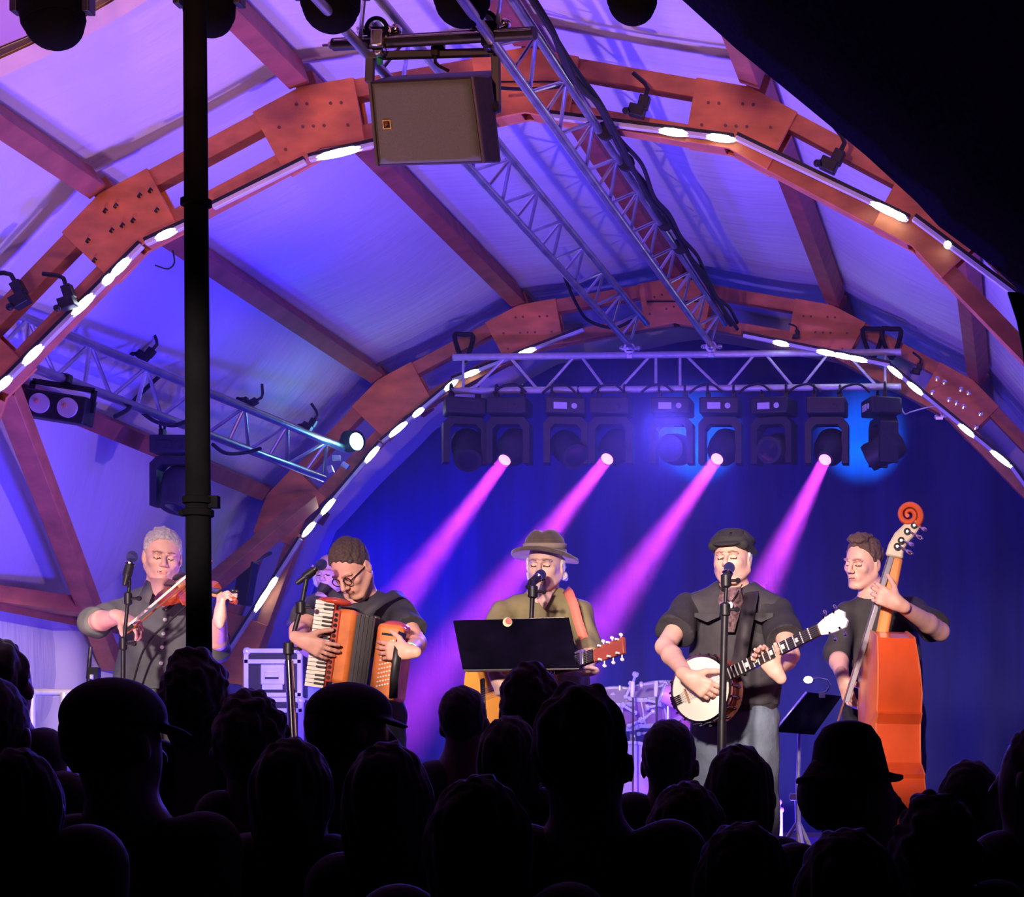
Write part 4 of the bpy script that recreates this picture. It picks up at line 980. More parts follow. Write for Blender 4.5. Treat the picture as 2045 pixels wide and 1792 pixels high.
MB().path([P(1436, 1172, Y - .06), P(1447, 1192, Y - .12), P(1459, 1204, Y - .145), P(1470, 1190, Y - .13), P(1482, 1168, Y - .07)], .003).build('cord', BLKM, t)
MB().ell(P(1459, 1209, Y - .155), (.011, .006, .016)).build('pendant', WHITE, t)
strap([P(1502, 1178, Y + .0), P(1500, 1190, Y - .10), P(1494, 1220, Y - .16), P(1486, 1262, Y - .165), P(1478, 1310, Y - .17), P(1470, 1335, Y - .2)], .062, mat('banjo_strap', (.045, .038, .045), .7), 'banjo_strap', t)
trousers(J, mat('blue_grey_jeans', (.13, .17, .22), .8, var=.3, scale=6, bump=.4), t)
# ---- double bass player
Y = 10.45
J = mkJ(P(1724, 1126, Y), (-.50, -.84, -.16), -6, P(1750, 1196, Y + .04), P(1765, 1400, Y + .10), P(1696, 1218, Y), P(1672, 1308, Y - .10), P(1684, 1356, Y - .30), P(1826, 1210, Y), P(1878, 1262, Y - .34), P(1794, 1206, Y - .62))
t = person('double bass player with dark quiff and black rolled-sleeve shirt at far right', J); bas = t
c, f, r, u = J['head'], J['f'], J['r'], J['u']
sc = Sculpt(.0042); body_core(sc, J); face(sc, c, f, r, u, jaw=1.0)
hand(sc, J['wrA'], (.25, -.1, -.85), (.7, .6, .1), curl=(20, 25, 30, 35), thumb=1, s=1.05)
hand(sc, J['wrB'], (-.88, -.02, .42), (.05, .95, .1), curl=(34, 38, 42, 46), thumb=-1, s=1.05, spread=10)
sc.build('body', skin_mats((.74, .42, .32), key='ruddy'), t)
def quiff(sc, c, f, r, u):
    sc.ell(c + f * .045 + u * .115, (.055, .040, .022), basis(r, f, u), k=.015); sc.ell(c + f * .01 + u * .128, (.05, .05, .016), basis(r, f, u), k=.015)
hair_cap(J, mat('brown_hair', (.10, .055, .045), .8, var=.4, scale=150), t, hl=.070, thick=.006, extra=quiff, disp=(.004, 120, (1, 1, 1)))
BS = mat('black_shirt', (.035, .032, .034), .8, var=.2, scale=16, bump=.2, bscale=16)
sc = Sculpt(.007); shirt(sc, J, wc=.180, wb=.175, cuff={'A': 1.05, 'B': .80}, hem=P(1765, 1392, Y + .1))
sc.build('shirt', BS, t, disp=(.011, 22, (1, 1, .7)))
trousers(J, mat('black_trousers', (.012, .012, .016), .85, var=.2, bump=.3), t)
# ---- man behind the accordionist, standing on the drum riser
Y = 13.5; zr = ZS + .40
J = mkJ(P(658, 1148, Y), (-.1, -1, -.1), 0, P(655, 1196, Y + .03), P(650, 1340, Y + .04), P(612, 1208, Y), P(592, 1272, Y - .05), P(612, 1300, Y - .28), P(708, 1208, Y), P(722, 1290, Y), P(690, 1300, Y - .25))
t = person('white-haired musician mostly hidden behind the accordionist, in grey shirt and pale jeans', J, zr)
sc = Sculpt(.006); body_core(sc, J, zf=zr); face(sc, J['head'], J['f'], J['r'], J['u']); hand(sc, J['wrA'], (.5, -.3, -.2), (.3, .6, -.4)); hand(sc, J['wrB'], (-.6, -.3, -.2), (-.3, .6, -.4), thumb=-1)
sc.build('body', skin_mats((.82, .48, .42), key='back'), t)
sc = Sculpt(.005); c, f, r, u = J['head'], J['f'], J['r'], J['u']
for q in (-1, 1): sc.ell(c + r * q * .082 - f * .01 - u * .02, (.020, .03, .055), basis(r, f, u), k=.01)
sc.ell(c - f * .07, (.07, .04, .08), basis(r, f, u), k=.02); sc.build('hair', HW, t, disp=(.004, 110, (1, 1, 1)))
sc = Sculpt(.008); shirt(sc, J, wc=.17, wb=.17, cuff={'A': .7, 'B': .7}, r=.02); sc.build('shirt', mat('mid_grey_shirt', (.14, .13, .15), .8, bump=.2), t, disp=(.005, 24, (1, 1, 1)))
trousers(J, mat('pale_jeans', (.30, .36, .44), .8, var=.2, bump=.3), t, zf=zr)
# ------------------------------------------------------------------ instruments
VARN = mat('red_varnish', (.42, .07, .03), .25, var=.25, scale=14, stretch=(1, 1, .4))
EBON = mat('ebony', (.02, .016, .016), .35)
IVO = mat('ivory_white', (.86, .80, .66), .35, var=.04)
def smooth_outline(pts, sub=6, closed=True):
    n = len(pts); out = []
    for i in range(n):
        p0, p1, p2, p3 = [Vector((*pts[(i + k) % n], 0)) for k in (-1, 0, 1, 2)]
        for k in range(sub):
            u = k / sub; q = .5 * ((2 * p1) + (p2 - p0) * u + (2 * p0 - 5 * p1 + 4 * p2 - p3) * u * u + (3 * p1 - p0 - 3 * p2 + p3) * u ** 3); out.append((q.x, q.y))
    return out
def fiddle_outline(L, up, wa, lo, sub=5):
    """outline in (x across, y along; y=0 at the neck end, -L at the tail); bulging arcs with corners"""
    h = [(0, 0), (.16 * up * 2, -.002 * L), (up * .92, -.05 * L), (up, -.16 * L), (up * .93, -.27 * L), (up * .84, -.335 * L)]
    c = [(up * .90, -.345 * L), (wa * 1.02, -.38 * L), (wa, -.46 * L), (wa * 1.05, -.53 * L), (lo * .86, -.585 * L)]
    l = [(lo * .82, -.60 * L), (lo * .95, -.68 * L), (lo, -.79 * L), (lo * .90, -.91 * L), (lo * .55, -.985 * L), (0, -L)]
    R_ = h + c + l
    return R_ + [(-x, y) for x, y in reversed(R_[1:-1])]
def plate(mb, outline, o, Q, z, arch, sgn, rows=5):
    """arched plate made of shrinking rings of the outline"""
    n = len(outline); cx = 0; cy = sum(y for _, y in outline) / n; V = []; 
    for j in range(rows + 1):
        s = 1 - j / rows; a = arch * (1 - s ** 2) ** .9
        if j == rows: break
        for x, y in outline: V.append(Vector(o) + Q @ Vector((x * s, cy + (y - cy) * (s * .97 + .03 if j else 1), z + sgn * a)))
    V.append(Vector(o) + Q @ Vector((0, cy, z + sgn * arch))); Fs = []
    for j in range(rows - 1):
        for i in range(n): Fs.append((j * n + i, j * n + (i + 1) % n, (j + 1) * n + (i + 1) % n, (j + 1) * n + i))
    m_ = rows * n
    for i in range(n): Fs.append(((rows - 1) * n + i, (rows - 1) * n + (i + 1) % n, m_))
    mb.add(V, Fs)
def scroll(mb, p, Q, s, turns=1.75, wd=.5, n=46):
    """spiral volute in the y-z plane of Q starting at p"""
    pts = []; rr = []
    for i in range(n):
        a = i / (n - 1) * turns * 2 * math.pi; rad = s * (1 - .80 * i / (n - 1)); pts.append((math.pi / 2 * 0 + a, rad)); 
    c = Vector((0, s * .75, -s * .15)); out = []
    for a, rad in pts: out.append(Vector(p) + Q @ (c + Vector((0, math.sin(a - 1.2) * rad, -math.cos(a - 1.2) * rad * -1)))); rr.append(s * .30 * (1 - .35 * a / (turns * 6.28)))
    for q in (-1, 0, 1): mb.path([v + Q @ Vector((q * s * .22, 0, 0)) for v in out], 0, 8, rr=[x * (1 - .12 * abs(q)) for x in rr])
    mb.tube(out[-1] - Q @ Vector((s * .55, 0, 0)), out[-1] + Q @ Vector((s * .55, 0, 0)), s * .18)
# ---- violin: tail under the chin, scroll towards the left hand
a = P(338, 1176, 9.98); b_ = P(492, 1202, 9.52); ax = (b_ - a).normalized(); nrm = Vector((-.25, -.62, .78)); nrm = (nrm - ax * nrm.dot(ax)).normalized(); xx = ax.cross(nrm)
Lb = .355; o = a + ax * Lb; Q = basis(xx, ax, nrm)
t = thing('violin', 'red-brown violin under the chin of the fiddler, partly behind the pole', 'violin', a)
ol = fiddle_outline(Lb, .083, .054, .103)
b = MB(); b.prism(ol, o, Q, .030); plate(b, ol, o, Q, .015, .014, 1); plate(b, ol, o, Q, -.015, .013, -1); b.build('body', VARN, t)
b = MB(); b.bar(o - ax * .03 + nrm * .020, o + ax * .135 + nrm * .014, .026, .022, nrm); b.build('neck', mat('maple', (.62, .34, .14), .4), t, bevel=.006)
b = MB(); b.bar(o - ax * .14 + nrm * .040, o + ax * .13 + nrm * .031, .032, .007, nrm); b.build('fingerboard', EBON, t, bevel=.002)
b = MB(); b.bar(o + ax * .135 + nrm * .012, o + ax * .215 - nrm * .006, .024, .020, nrm); scroll(b, o + ax * .212 - nrm * .004, Q, .017); b.build('scroll', VARN, t)
for i in range(4): 
    q = o + ax * (.15 + .017 * i) + nrm * .008; s_ = 1 if i % 2 else -1; b = MB(); b.tube(q, q + xx * s_ * .04, .0035); b.ell(q + xx * s_ * .045, (.010, .006, .008)); b.build('peg', EBON, t)
MB().box(o - ax * .195 + nrm * .046, (.040, .004, .034), Q).build('bridge', mat('maple', None or (.6, .3, .1)), t)
b = MB()
for i in range(4): b.tube(o + ax * .13 + nrm * .036 + xx * (i - 1.5) * .005, o - ax * .195 + nrm * .064 + xx * (i - 1.5) * .011, .0009, n=5); b.tube(o - ax * .195 + nrm * .064 + xx * (i - 1.5) * .011, o - ax * .25 + nrm * .038 + xx * (i - 1.5) * .008, .0009, n=5)
b.build('strings', ALU, t)
MB().bar(o - ax * .25 + nrm * .036, o - ax * .345 + nrm * .030, .034, .008, nrm).build('tailpiece', EBON, t, bevel=.003)
MB().ell(o - ax * .31 - xx * .05 + nrm * .036, (.030, .036, .010), Q).build('chin_rest', EBON, t)
b = MB(); b.bar(o - ax * .31 - xx * .10 - nrm * .05, o - ax * .31 + xx * .09 - nrm * .05, .035, .015, nrm); b.build('shoulder_rest', EBON, t, bevel=.005)
t = thing('violin_bow', 'pale violin bow held across the shirt by the fiddler', 'bow', P(254, 1264, 9.66))
p, q = P(254, 1265, 9.64), P(424, 1120, 9.80)
b = MB(); b.path([p.lerp(q, k / 10) + V3(.0, 0, .0) + V3(.6, 0, .75) * (-.006 * math.sin(math.pi * k / 10)) for k in range(11)], .0042, 8); b.build('stick', mat('bow_wood', (.35, .10, .04), .3), t)
d_ = V3(.5, 0, .62).normalized() * .018; bar_ = MB(); bar_.bar(p.lerp(q, .06) + V3(-.010, -.01, .016), q + V3(-.010, -.01, .016), .010, .002, (0, -1, 0)); bar_.build('hair_ribbon', IVO, t)
MB().box(p.lerp(q, .05) + V3(-.005, -.004, .008), (.012, .016, .030), frame(q - p)).build('frog', EBON, t)
# ---- accordion
Yk = 9.70; U = V3(.125, .03, 1).normalized(); Rr = V3(1, .02, -.18); Rr = (Rr - U * Rr.dot(U)).normalized(); Fo = Rr.cross(U) * 1; Fo = Fo if Fo.y < 0 else -Fo
ORG = mat('orange_celluloid', (.72, .20, .05), .22, var=.30, scale=9)
ORD = mat('red_celluloid', (.55, .07, .03), .25, var=.25, scale=9)
BEL = mat('bellows_cloth', (.035, .028, .032), .6)
QA = basis(Rr, U, Rr.cross(U)); zs = 1 if (Rr.cross(U)).dot(Fo) > 0 else -1
t = thing('accordion', 'orange piano accordion with black bellows strapped to the second musician', 'accordion', P(690, 1360, Yk))
A = lambda px, py, dz=0: P(px, py, Yk) + Fo * dz
cen = A(694, 1298); hh = .32
def abox(c, w_, h, d, name, m, par=t, bev=.008): return MB().box(c, (w_, h, d), QA).build(name, m, par, bevel=bev)
tb = abox(cen + U * .005, .085, .325, .19, 'treble_box', ORG, bev=.02)
gr = MB().box(cen + U * .002 + Fo * .093 - Rr * .035, (.030, .31, .018), QA).build('grille', ORD, t, bevel=.006)
for i in range(13): MB().lathe(cen + U * (.135 - .0225 * i) + Fo * .102 - Rr * .036, Fo, [(.008, 0), (.0085, .003), (.006, .003), (.006, -.001)], 12).build('grille_hole', BLKM, gr)
kb = cen - Rr * .095 + Fo * .06 + U * .005
kbd = MB().box(kb - Fo * .012 - U * .0, (.085, .375, .05), QA).build('keyboard', ORD, t, bevel=.012)
for i in range(21):
    MB().box(kb + U * (.178 - .0178 * i) + Fo * .018 - Rr * .002, (.080, .0165, .016), QA).build('white_key', IVO, kbd, bevel=.002)
    if i % 7 not in (2, 6): MB().box(kb + U * (.169 - .0178 * i) + Fo * .029 + Rr * .018, (.040, .0085, .014), QA).build('black_key', EBON, kbd, bevel=.002)
MB().ell(kb + U * .190 + Rr * .03 - Fo * .01, (.075, .018, .05), QA).build('keyboard_cap', ORD, kbd)
bw = MB(); nf = 9
x0 = .048
for i in range(nf):
    c0 = cen + Rr * (x0 + .0088 * (i + .5)) - U * .012 ; s_ = 1.0 if i % 2 else .955
    bw.box(c0, (.0088, .325 * s_, .20 * s_), QA)
bl_ = bw.build('bellows', BEL, t)
MB().box(cen + Rr * (x0 + .04) + U * .150 + Fo * .05, (.078, .010, .05), QA).build('bellows_clasp', CHR, bl_)
bc = cen + Rr * .195 - U * .035
bb = abox(bc, .115, .325, .20, 'bass_box', ORG, bev=.02)
MB().ell(bc + U * .155, (.058, .030, .09), QA).build('bass_cap', ORD, bb)
MB().box(bc + U * .115 + Fo * .101, (.062, .010, .004), QA).build('slot', BLKM, bb)
k = 0
for rw in range(5):
    for i in range(11):
        MB().lathe(bc + Rr * (-.012 + .011 * rw - .010) + U * (.075 - .0185 * i + .004 * rw) + Fo * .100, Fo, [(.0042, 0), (.0042, .005), (0, .006)], 8).build('bass_button', IVO, bb)
strap([bc + Rr * .055 + U * .13 + Fo * .10, bc + Rr * .062 + U * .05 + Fo * .165, bc + Rr * .062 - U * .07 + Fo * .165, bc + Rr * .052 - U * .15 + Fo * .10], .035, BLK, 'hand_strap', t, nrm=tuple(Fo + Rr * .4))
for pts, nm in (([P(636, 1172, 10.0), P(650, 1176, 9.92), P(680, 1200, 9.86), P(712, 1226, 9.80)], 'shoulder_strap'), ([P(806, 1188, 10.0), P(790, 1186, 9.92), P(762, 1200, 9.86), P(728, 1226, 9.80)], 'shoulder_strap')):
    strap(pts, .042, mat('strap_grey', (.06, .055, .07), .7), nm, t)
# ---- acoustic guitar
t = thing('acoustic_guitar', 'orange acoustic guitar of the singer, mostly hidden by the black music stand', 'guitar', P(975, 1440, 9.9))
a = P(972, 1398, 9.98); b_ = P(1238, 1302, 9.46); ax = (b_ - a).normalized(); nrm = Vector((-.10, -.95, .20)); nrm = (nrm - ax * nrm.dot(ax)).normalized(); nrm = nrm if nrm.y < 0 else -nrm; xx = ax.cross(nrm); Q = basis(xx, ax, nrm)
o = a + ax * .42 
hp = [(0, 0), (.07, -.003), (.125, -.04), (.143, -.11), (.125, -.18), (.118, -.22), (.145, -.28), (.195, -.36), (.198, -.43), (.15, -.49), (.07, -.51), (0, -.512)]
ol = smooth_outline(hp + [(-x, y) for x, y in reversed(hp[1:-1])], 3)
b = MB(); b.prism(ol, o, Q, .10); b.build('body', mat('guitar_side', (.45, .14, .04), .3), t, bevel=.004)
b = MB(); b.prism([(x * .985, y * .985 - .003) for x, y in ol], o + nrm * .052, Q, .006); tp = b.build('soundboard', mat('spruce_top', (.86, .38, .06), .3, var=.08), t)
MB().lathe(o - ax * .15 + nrm * .055, nrm, [(.05, 0), (.052, .001), (.0, .0012)], 28).build('sound_hole', BLKM, tp)
MB().box(o - ax * .37 + nrm * .060, (.15, .025, .010), Q).build('bridge', EBON, t, bevel=.003)
MB().bar(o - ax * .02 + nrm * .045, o + ax * .355 + nrm * .045, .052, .024, nrm).build('neck', mat('mahogany', (.35, .10, .05), .4), t, bevel=.008)
MB().bar(o - ax * .13 + nrm * .060, o + ax * .355 + nrm * .060, .053, .006, nrm).build('fretboard', EBON, t)
b = MB()
for i in range(14): b.bar(o + ax * (.355 - .5 * (1 - .944 ** (i + 1)) * 1.3) + nrm * .064 - xx * .026, o + ax * (.355 - .5 * (1 - .944 ** (i + 1)) * 1.3) + nrm * .064 + xx * .026, .002, .002, nrm)
b.build('frets', CHR, t)
b = MB(); b.prism([(-.026, 0), (-.034, .04), (-.036, .18), (.036, .18), (.034, .04), (.026, 0)], o + ax * .357 + nrm * .046, Q, .018); hs = b.build('headstock', mat('mahogany_dark', (.30, .06, .04), .35), t, bevel=.003)
for i in range(6):
    s_ = -1 if i < 3 else 1; q = o + ax * (.40 + .055 * (i % 3)) + nrm * .05 + xx * s_ * .030
    b = MB(); b.tube(q - nrm * .0 , q + nrm * .02, .005); b.tube(q - nrm * .012 , q - nrm * .012 + xx * s_ * .016, .003); b.ell(q - nrm * .012 + xx * s_ * .024, (.008, .006, .011), Q); b.build('tuning_peg', WHITE, hs)
b = MB(); b.box(o + ax * .30 + nrm * .072, (.062, .020, .012), Q); b.box(o + ax * .27 + nrm * .055 - xx * .036, (.012, .05, .02), Q); b.build('capo', ALU, t, bevel=.003)
b = MB()
for i in range(6): b.tube(o + ax * .357 + nrm * .067 + xx * (i - 2.5) * .0075, o - ax * .37 + nrm * .068 + xx * (i - 2.5) * .0105, .0008, n=5)
b.build('strings', ALU, t)
# ---- banjo
t = thing('banjo', 'five-string banjo with white drum head and chrome rim', 'banjo', P(1410, 1447, 9.55))
ctr = P(1409, 1378, 9.62); tip = P(1668, 1246, 9.40); ax = (tip - ctr).normalized(); nrm = Vector((-.22, -.97, .10)); nrm = (nrm - ax * nrm.dot(ax)).normalized(); xx = ax.cross(nrm); Q = basis(xx, ax, nrm)
if nrm.y > 0: raise ValueError
MB().lathe(ctr - nrm * .04, nrm, [(.120, 0), (.142, .0), (.142, .072), (.120, .072), (.120, 0)], 40).build('pot', mat('banjo_wood', (.22, .06, .04), .3), t, smooth='all')
MB().lathe(ctr - nrm * .058, nrm, [(.10, 0), (.152, .0), (.156, .012), (.146, .02), (.10, .018)], 40).build('resonator', mat('banjo_resonator', (.15, .04, .03), .3), t)
MB().lathe(ctr + nrm * .028, nrm, [(.146, -.008), (.149, .0), (.147, .012), (.137, .014), (.135, .006)], 44).build('tension_hoop', CHR, t)
hd = MB().lathe(ctr + nrm * .033, nrm, [(.1355, -.002), (.1355, .003), (.08, .0035), (0, .0035)], 44).build('drum_head', mat('drum_skin', (.88, .84, .70), .5, var=.03), t)
for i in range(20):
    a_ = 2 * math.pi * i / 20; q = ctr + (xx * math.cos(a_) + ax * math.sin(a_)) * .150
    b = MB(); b.tube(q + nrm * .034, q - nrm * .035, .003, n=6); b.box(q - nrm * .02, (.010, .010, .016), Q); b.box(q + nrm * .036, (.008, .012, .006), Q); b.build('bracket_hook', CHR, t)
MB().bar(ctr + ax * .10 + nrm * .030, ctr + ax * .60 + nrm * .016, .048, .026, nrm).build('neck', mat('banjo_wood', (.22, .06, .04), .3), t, bevel=.008)
fb = MB().bar(ctr + ax * .125 + nrm * .050, ctr + ax * .60 + nrm * .034, .050, .007, nrm).build('fretboard', EBON, t)
dn = ((ctr + ax * .60 + nrm * .034) - (ctr + ax * .125 + nrm * .050)) / .475
for i in range(16):
    x = .475 * (1 - (1 - .944 ** (i + 1)) * 1.55)
    q = ctr + ax * .125 + nrm * .0545 + dn * x
    MB().bar(q - xx * .025, q + xx * .025, .005, .003, nrm).build('fret', ALUM, fb)
    if i in (2, 4, 6, 9, 11): MB().box(q + dn * .012 + nrm * .0005, (.020, .014, .002), Q).build('inlay', IVO, fb)
hs = MB().prism([(-.025, 0), (-.034, .03), (-.040, .07), (-.042, .115), (-.020, .135), (0, .128), (.020, .135), (.042, .115), (.040, .07), (.034, .03), (.025, 0)], ctr + ax * .60 + nrm * .018, Q, .018).build('headstock', mat('pearl_white', (.82, .80, .76), .25), t, bevel=.003)
for i in range(4):
    s_ = -1 if i % 2 else 1; q = ctr + ax * (.645 + .05 * (i // 2)) + xx * s_ * .036 + nrm * .02
    b = MB(); b.tube(q, q + nrm * .02, .005); b.tube(q - nrm * .014, q - nrm * .014 + xx * s_ * .018, .0035); b.ell(q - nrm * .014 + xx * s_ * .028, (.010, .007, .012), Q); b.build('tuning_peg', CHR, hs)
b = MB()
for i in range(5): b.tube(ctr + ax * .60 + nrm * .042 + xx * (i - 2) * .0085, ctr - ax * .07 + nrm * .052 + xx * (i - 2) * .011, .0009, n=5); b.tube(ctr - ax * .07 + nrm * .052 + xx * (i - 2) * .011, ctr - ax * .12 + nrm * .042 + xx * (i - 2) * .006, .0009, n=5)
b.build('strings', ALU, t)
MB().box(ctr - ax * .07 + nrm * .044, (.064, .004, .016), Q).build('bridge', mat('maple', None or (.6, .3, .1)), t)
b = MB()
for i in range(5): b.box(ctr - ax * .125 + nrm * .045 + xx * (i - 2) * .0085, (.005, .05, .004), Q)
b.box(ctr - ax * .140 + nrm * .042, (.055, .018, .006), Q); b.build('tailpiece', CHR, t)
# ---- double bass: ribs towards the viewer, strings to the left
t = thing('double_bass', 'glossy orange double bass standing side-on, strings to the left', 'double bass', P(1790, 1860, 10.0))
BV = mat('bass_varnish', (.66, .085, .02), .22, var=.22, scale=5, stretch=(1, 1, .5), spec=.6)
BVD = mat('bass_top_varnish', (.72, .16, .06), .25, var=.2, scale=5, stretch=(1, 1, .4))
oY = 9.98; o = P(1778, 1268, oY); ax = V3(-.012, .10, 1).normalized(); nrm = V3(-.96, -.22, 0); nrm = (nrm - ax * nrm.dot(ax)).normalized(); xx = ax.cross(nrm); Q = basis(xx, ax, nrm)
Lb = 1.12; ol = fiddle_outline(Lb, .255, .185, .335)
ol2 = []
n = len(ol)
for i in range(n):
    p0 = Vector(ol[i]); p1 = Vector(ol[(i + 1) % n])
    for k in range(3): q = p0.lerp(p1, k / 3); ol2.append((q.x, q.y))
ribs = MB(); rb = []
D0 = .185
def dep(y): return D0 * (1 if y < -.28 else .80 + .20 * (-y / .28))
V = []; m_ = len(ol2)
for z in (1, -1):
    for x, y in ol2: V.append(o + Q @ Vector((x, y, (D0 / 2) if z > 0 else D0 / 2 - dep(y))))
ribs.add(V, [(i, (i + 1) % m_, m_ + (i + 1) % m_, m_ + i) for i in range(m_)] + [tuple(range(m_))[::-1], tuple(range(m_, 2 * m_))]).build('ribs', BV, t)
b = MB(); e = [(x * 1.025, -Lb / 2 + (y + Lb / 2) * 1.01) for x, y in ol2]; b.prism(e, o + nrm * (D0 / 2 + .004), Q, .008); plate(b, e, o, Q, D0 / 2 + .007, .035, 1); b.build('top_plate', BVD, t)
b = MB(); V = []
for off in (0, -.007):
    for x, y in e: V.append(o + Q @ Vector((x, y, D0 / 2 - dep(y) + off)))
b.add(V, [(i, (i + 1) % m_, m_ + (i + 1) % m_, m_ + i) for i in range(m_)] + [tuple(range(m_))[::-1], tuple(range(m_, 2 * m_))]).build('back_plate', BVD, t)
# neck, pegbox and scroll
heel = P(1748, 1274, oY); nut = P(1786, 1112, oY - .06)
nx = (nut - heel).normalized()
b = MB(); b.add([], []); b.bar(heel - nx * .02 + V3(.028, 0, 0), nut + V3(.012, 0, 0), .045, .055, (1, 0, 0)); b.build('neck', mat('bass_neck', (.78, .30, .08), .35), t, bevel=.014)
brd = P(1682, 1420, oY - .05); fb0 = nut + V3(-.014, 0, .0); fb1 = P(1690, 1402, oY - .03)
MB().bar(fb0, fb1, .062, .022, (1, .2, 0)).build('fingerboard', mat('shining_fingerboard', (.34, .33, .36), .2), t, bevel=.004)  # grey colour stands for the shine on the dark board and strings
pb0 = nut; pb1 = P(1812, 1062, oY - .10); CRM = mat('bass_pegbox', (.72, .60, .44), .45, var=.1)
b = MB(); pts = [P(1786, 1114, oY - .06), P(1790, 1094, oY - .065), P(1800, 1076, oY - .07), P(1818, 1058, oY - .08), P(1832, 1042, oY - .085)]
V = []
for i, p in enumerate(pts):
    d = (pts[min(i + 1, 4)] - pts[max(i - 1, 0)]).normalized(); sd = V3(d.z, 0, -d.x); wv = (.040, .036, .036, .034, .026)[i]
    for s1 in (-1, 1):
        for s2 in (-1, 1): V.append(p + sd * s1 * wv + V3(0, s2 * .030, 0))
Fs = []
for i in range(4):
    a_ = 4 * i; Fs += [(a_, a_ + 1, a_ + 5, a_ + 4), (a_ + 2, a_ + 6, a_ + 7, a_ + 3), (a_, a_ + 4, a_ + 6, a_ + 2), (a_ + 1, a_ + 3, a_ + 7, a_ + 5)]
Fs += [(0, 2, 3, 1), (16, 17, 19, 18)]; b.add(V, Fs); pbx = b.build('pegbox', CRM, t, bevel=.008)
sc_ = MB(); cc = P(1816, 1030, oY - .085); pts = []; rr = []
for i in range(60):
    u = i / 59; a_ = -.9 + u * 2 * math.pi * 1.75; rad = .054 * (1 - .84 * u); pts.append(cc + V3(math.cos(a_) * rad, 0, math.sin(a_) * rad)); rr.append(.015 * (1 - .5 * u))
for q in (-1, -.33, .33, 1): sc_.path([p + V3(0, q * .024 * (1.0 + .4 * (k / 59)), 0) for k, p in enumerate(pts)], 0, 8, rr=rr)
sc_.tube(pts[-1] + V3(0, -.045, 0), pts[-1] + V3(0, .045, 0), .009); sc_.build('scroll', mat('scroll_varnish', (.70, .10, .03), .55, var=.2), t)
for (x, y_, dx) in ((1826, 1050, 1), (1812, 1062, 0), (1800, 1080, 1), (1792, 1092, 0)):
    p = P(x, y_, oY - .11); d = V3(.55, -.8, -.35) if dx else V3(.7, -.5, -.45)
    b = MB(); b.lathe(p, (0, -1, 0), [(.016, 0), (.016, .006), (.005, .008), (.005, .012), (0, .012)], 14); b.tube(p + V3(.01, -.01, 0), p + V3(.01, -.01, 0) + d * .05, .004); b.ell(p + V3(.01, -.01, 0) + d * .066, (.009, .009, .022), frame(d)); b.build('tuning_machine', CHR, t)
br0 = o + Q @ Vector((0, -.66, D0 / 2 + .03)); tb_ = o + Q @ Vector((0, -.98, D0 / 2 + .05)); btop = P(1676, 1440, oY - .04)
b = MB()
for i in range(4): dy = V3(0, (i - 1.5) * .008, 0); dz = V3(0, (i - 1.5) * .024, 0); b.tube(nut + V3(-.028, 0, 0) + dy, P(1662, 1478, oY - .05) + dz, .0018, n=6); b.tube(P(1662, 1478, oY - .05) + dz, tb_ + dy, .0018, n=6)
b.build('strings', ALU, t)
MB().prism([(-.07, 0), (-.05, .14), (0, .165), (.05, .14), (.07, 0), (.03, 0), (0, .05), (-.03, 0)], P(1662 + 60, 1482, oY - .03), basis((0, 1, 0), (-1, 0, .05), (0, 0, 1)), .016).build('bridge', mat('maple', None or (.6, .3, .1)), t)
MB().bar(tb_ + nrm * .0, tb_ + ax * .24 + nrm * .05, .07, .02, nrm).build('tailpiece', EBON, t, bevel=.005)
ep = o + Q @ Vector((0, -Lb, D0 / 2 - .09)); MB().tube(ep + ax * .01, Vector((ep.x - .005, ep.y, ZS)), .007).build('endpin', CHR, t)
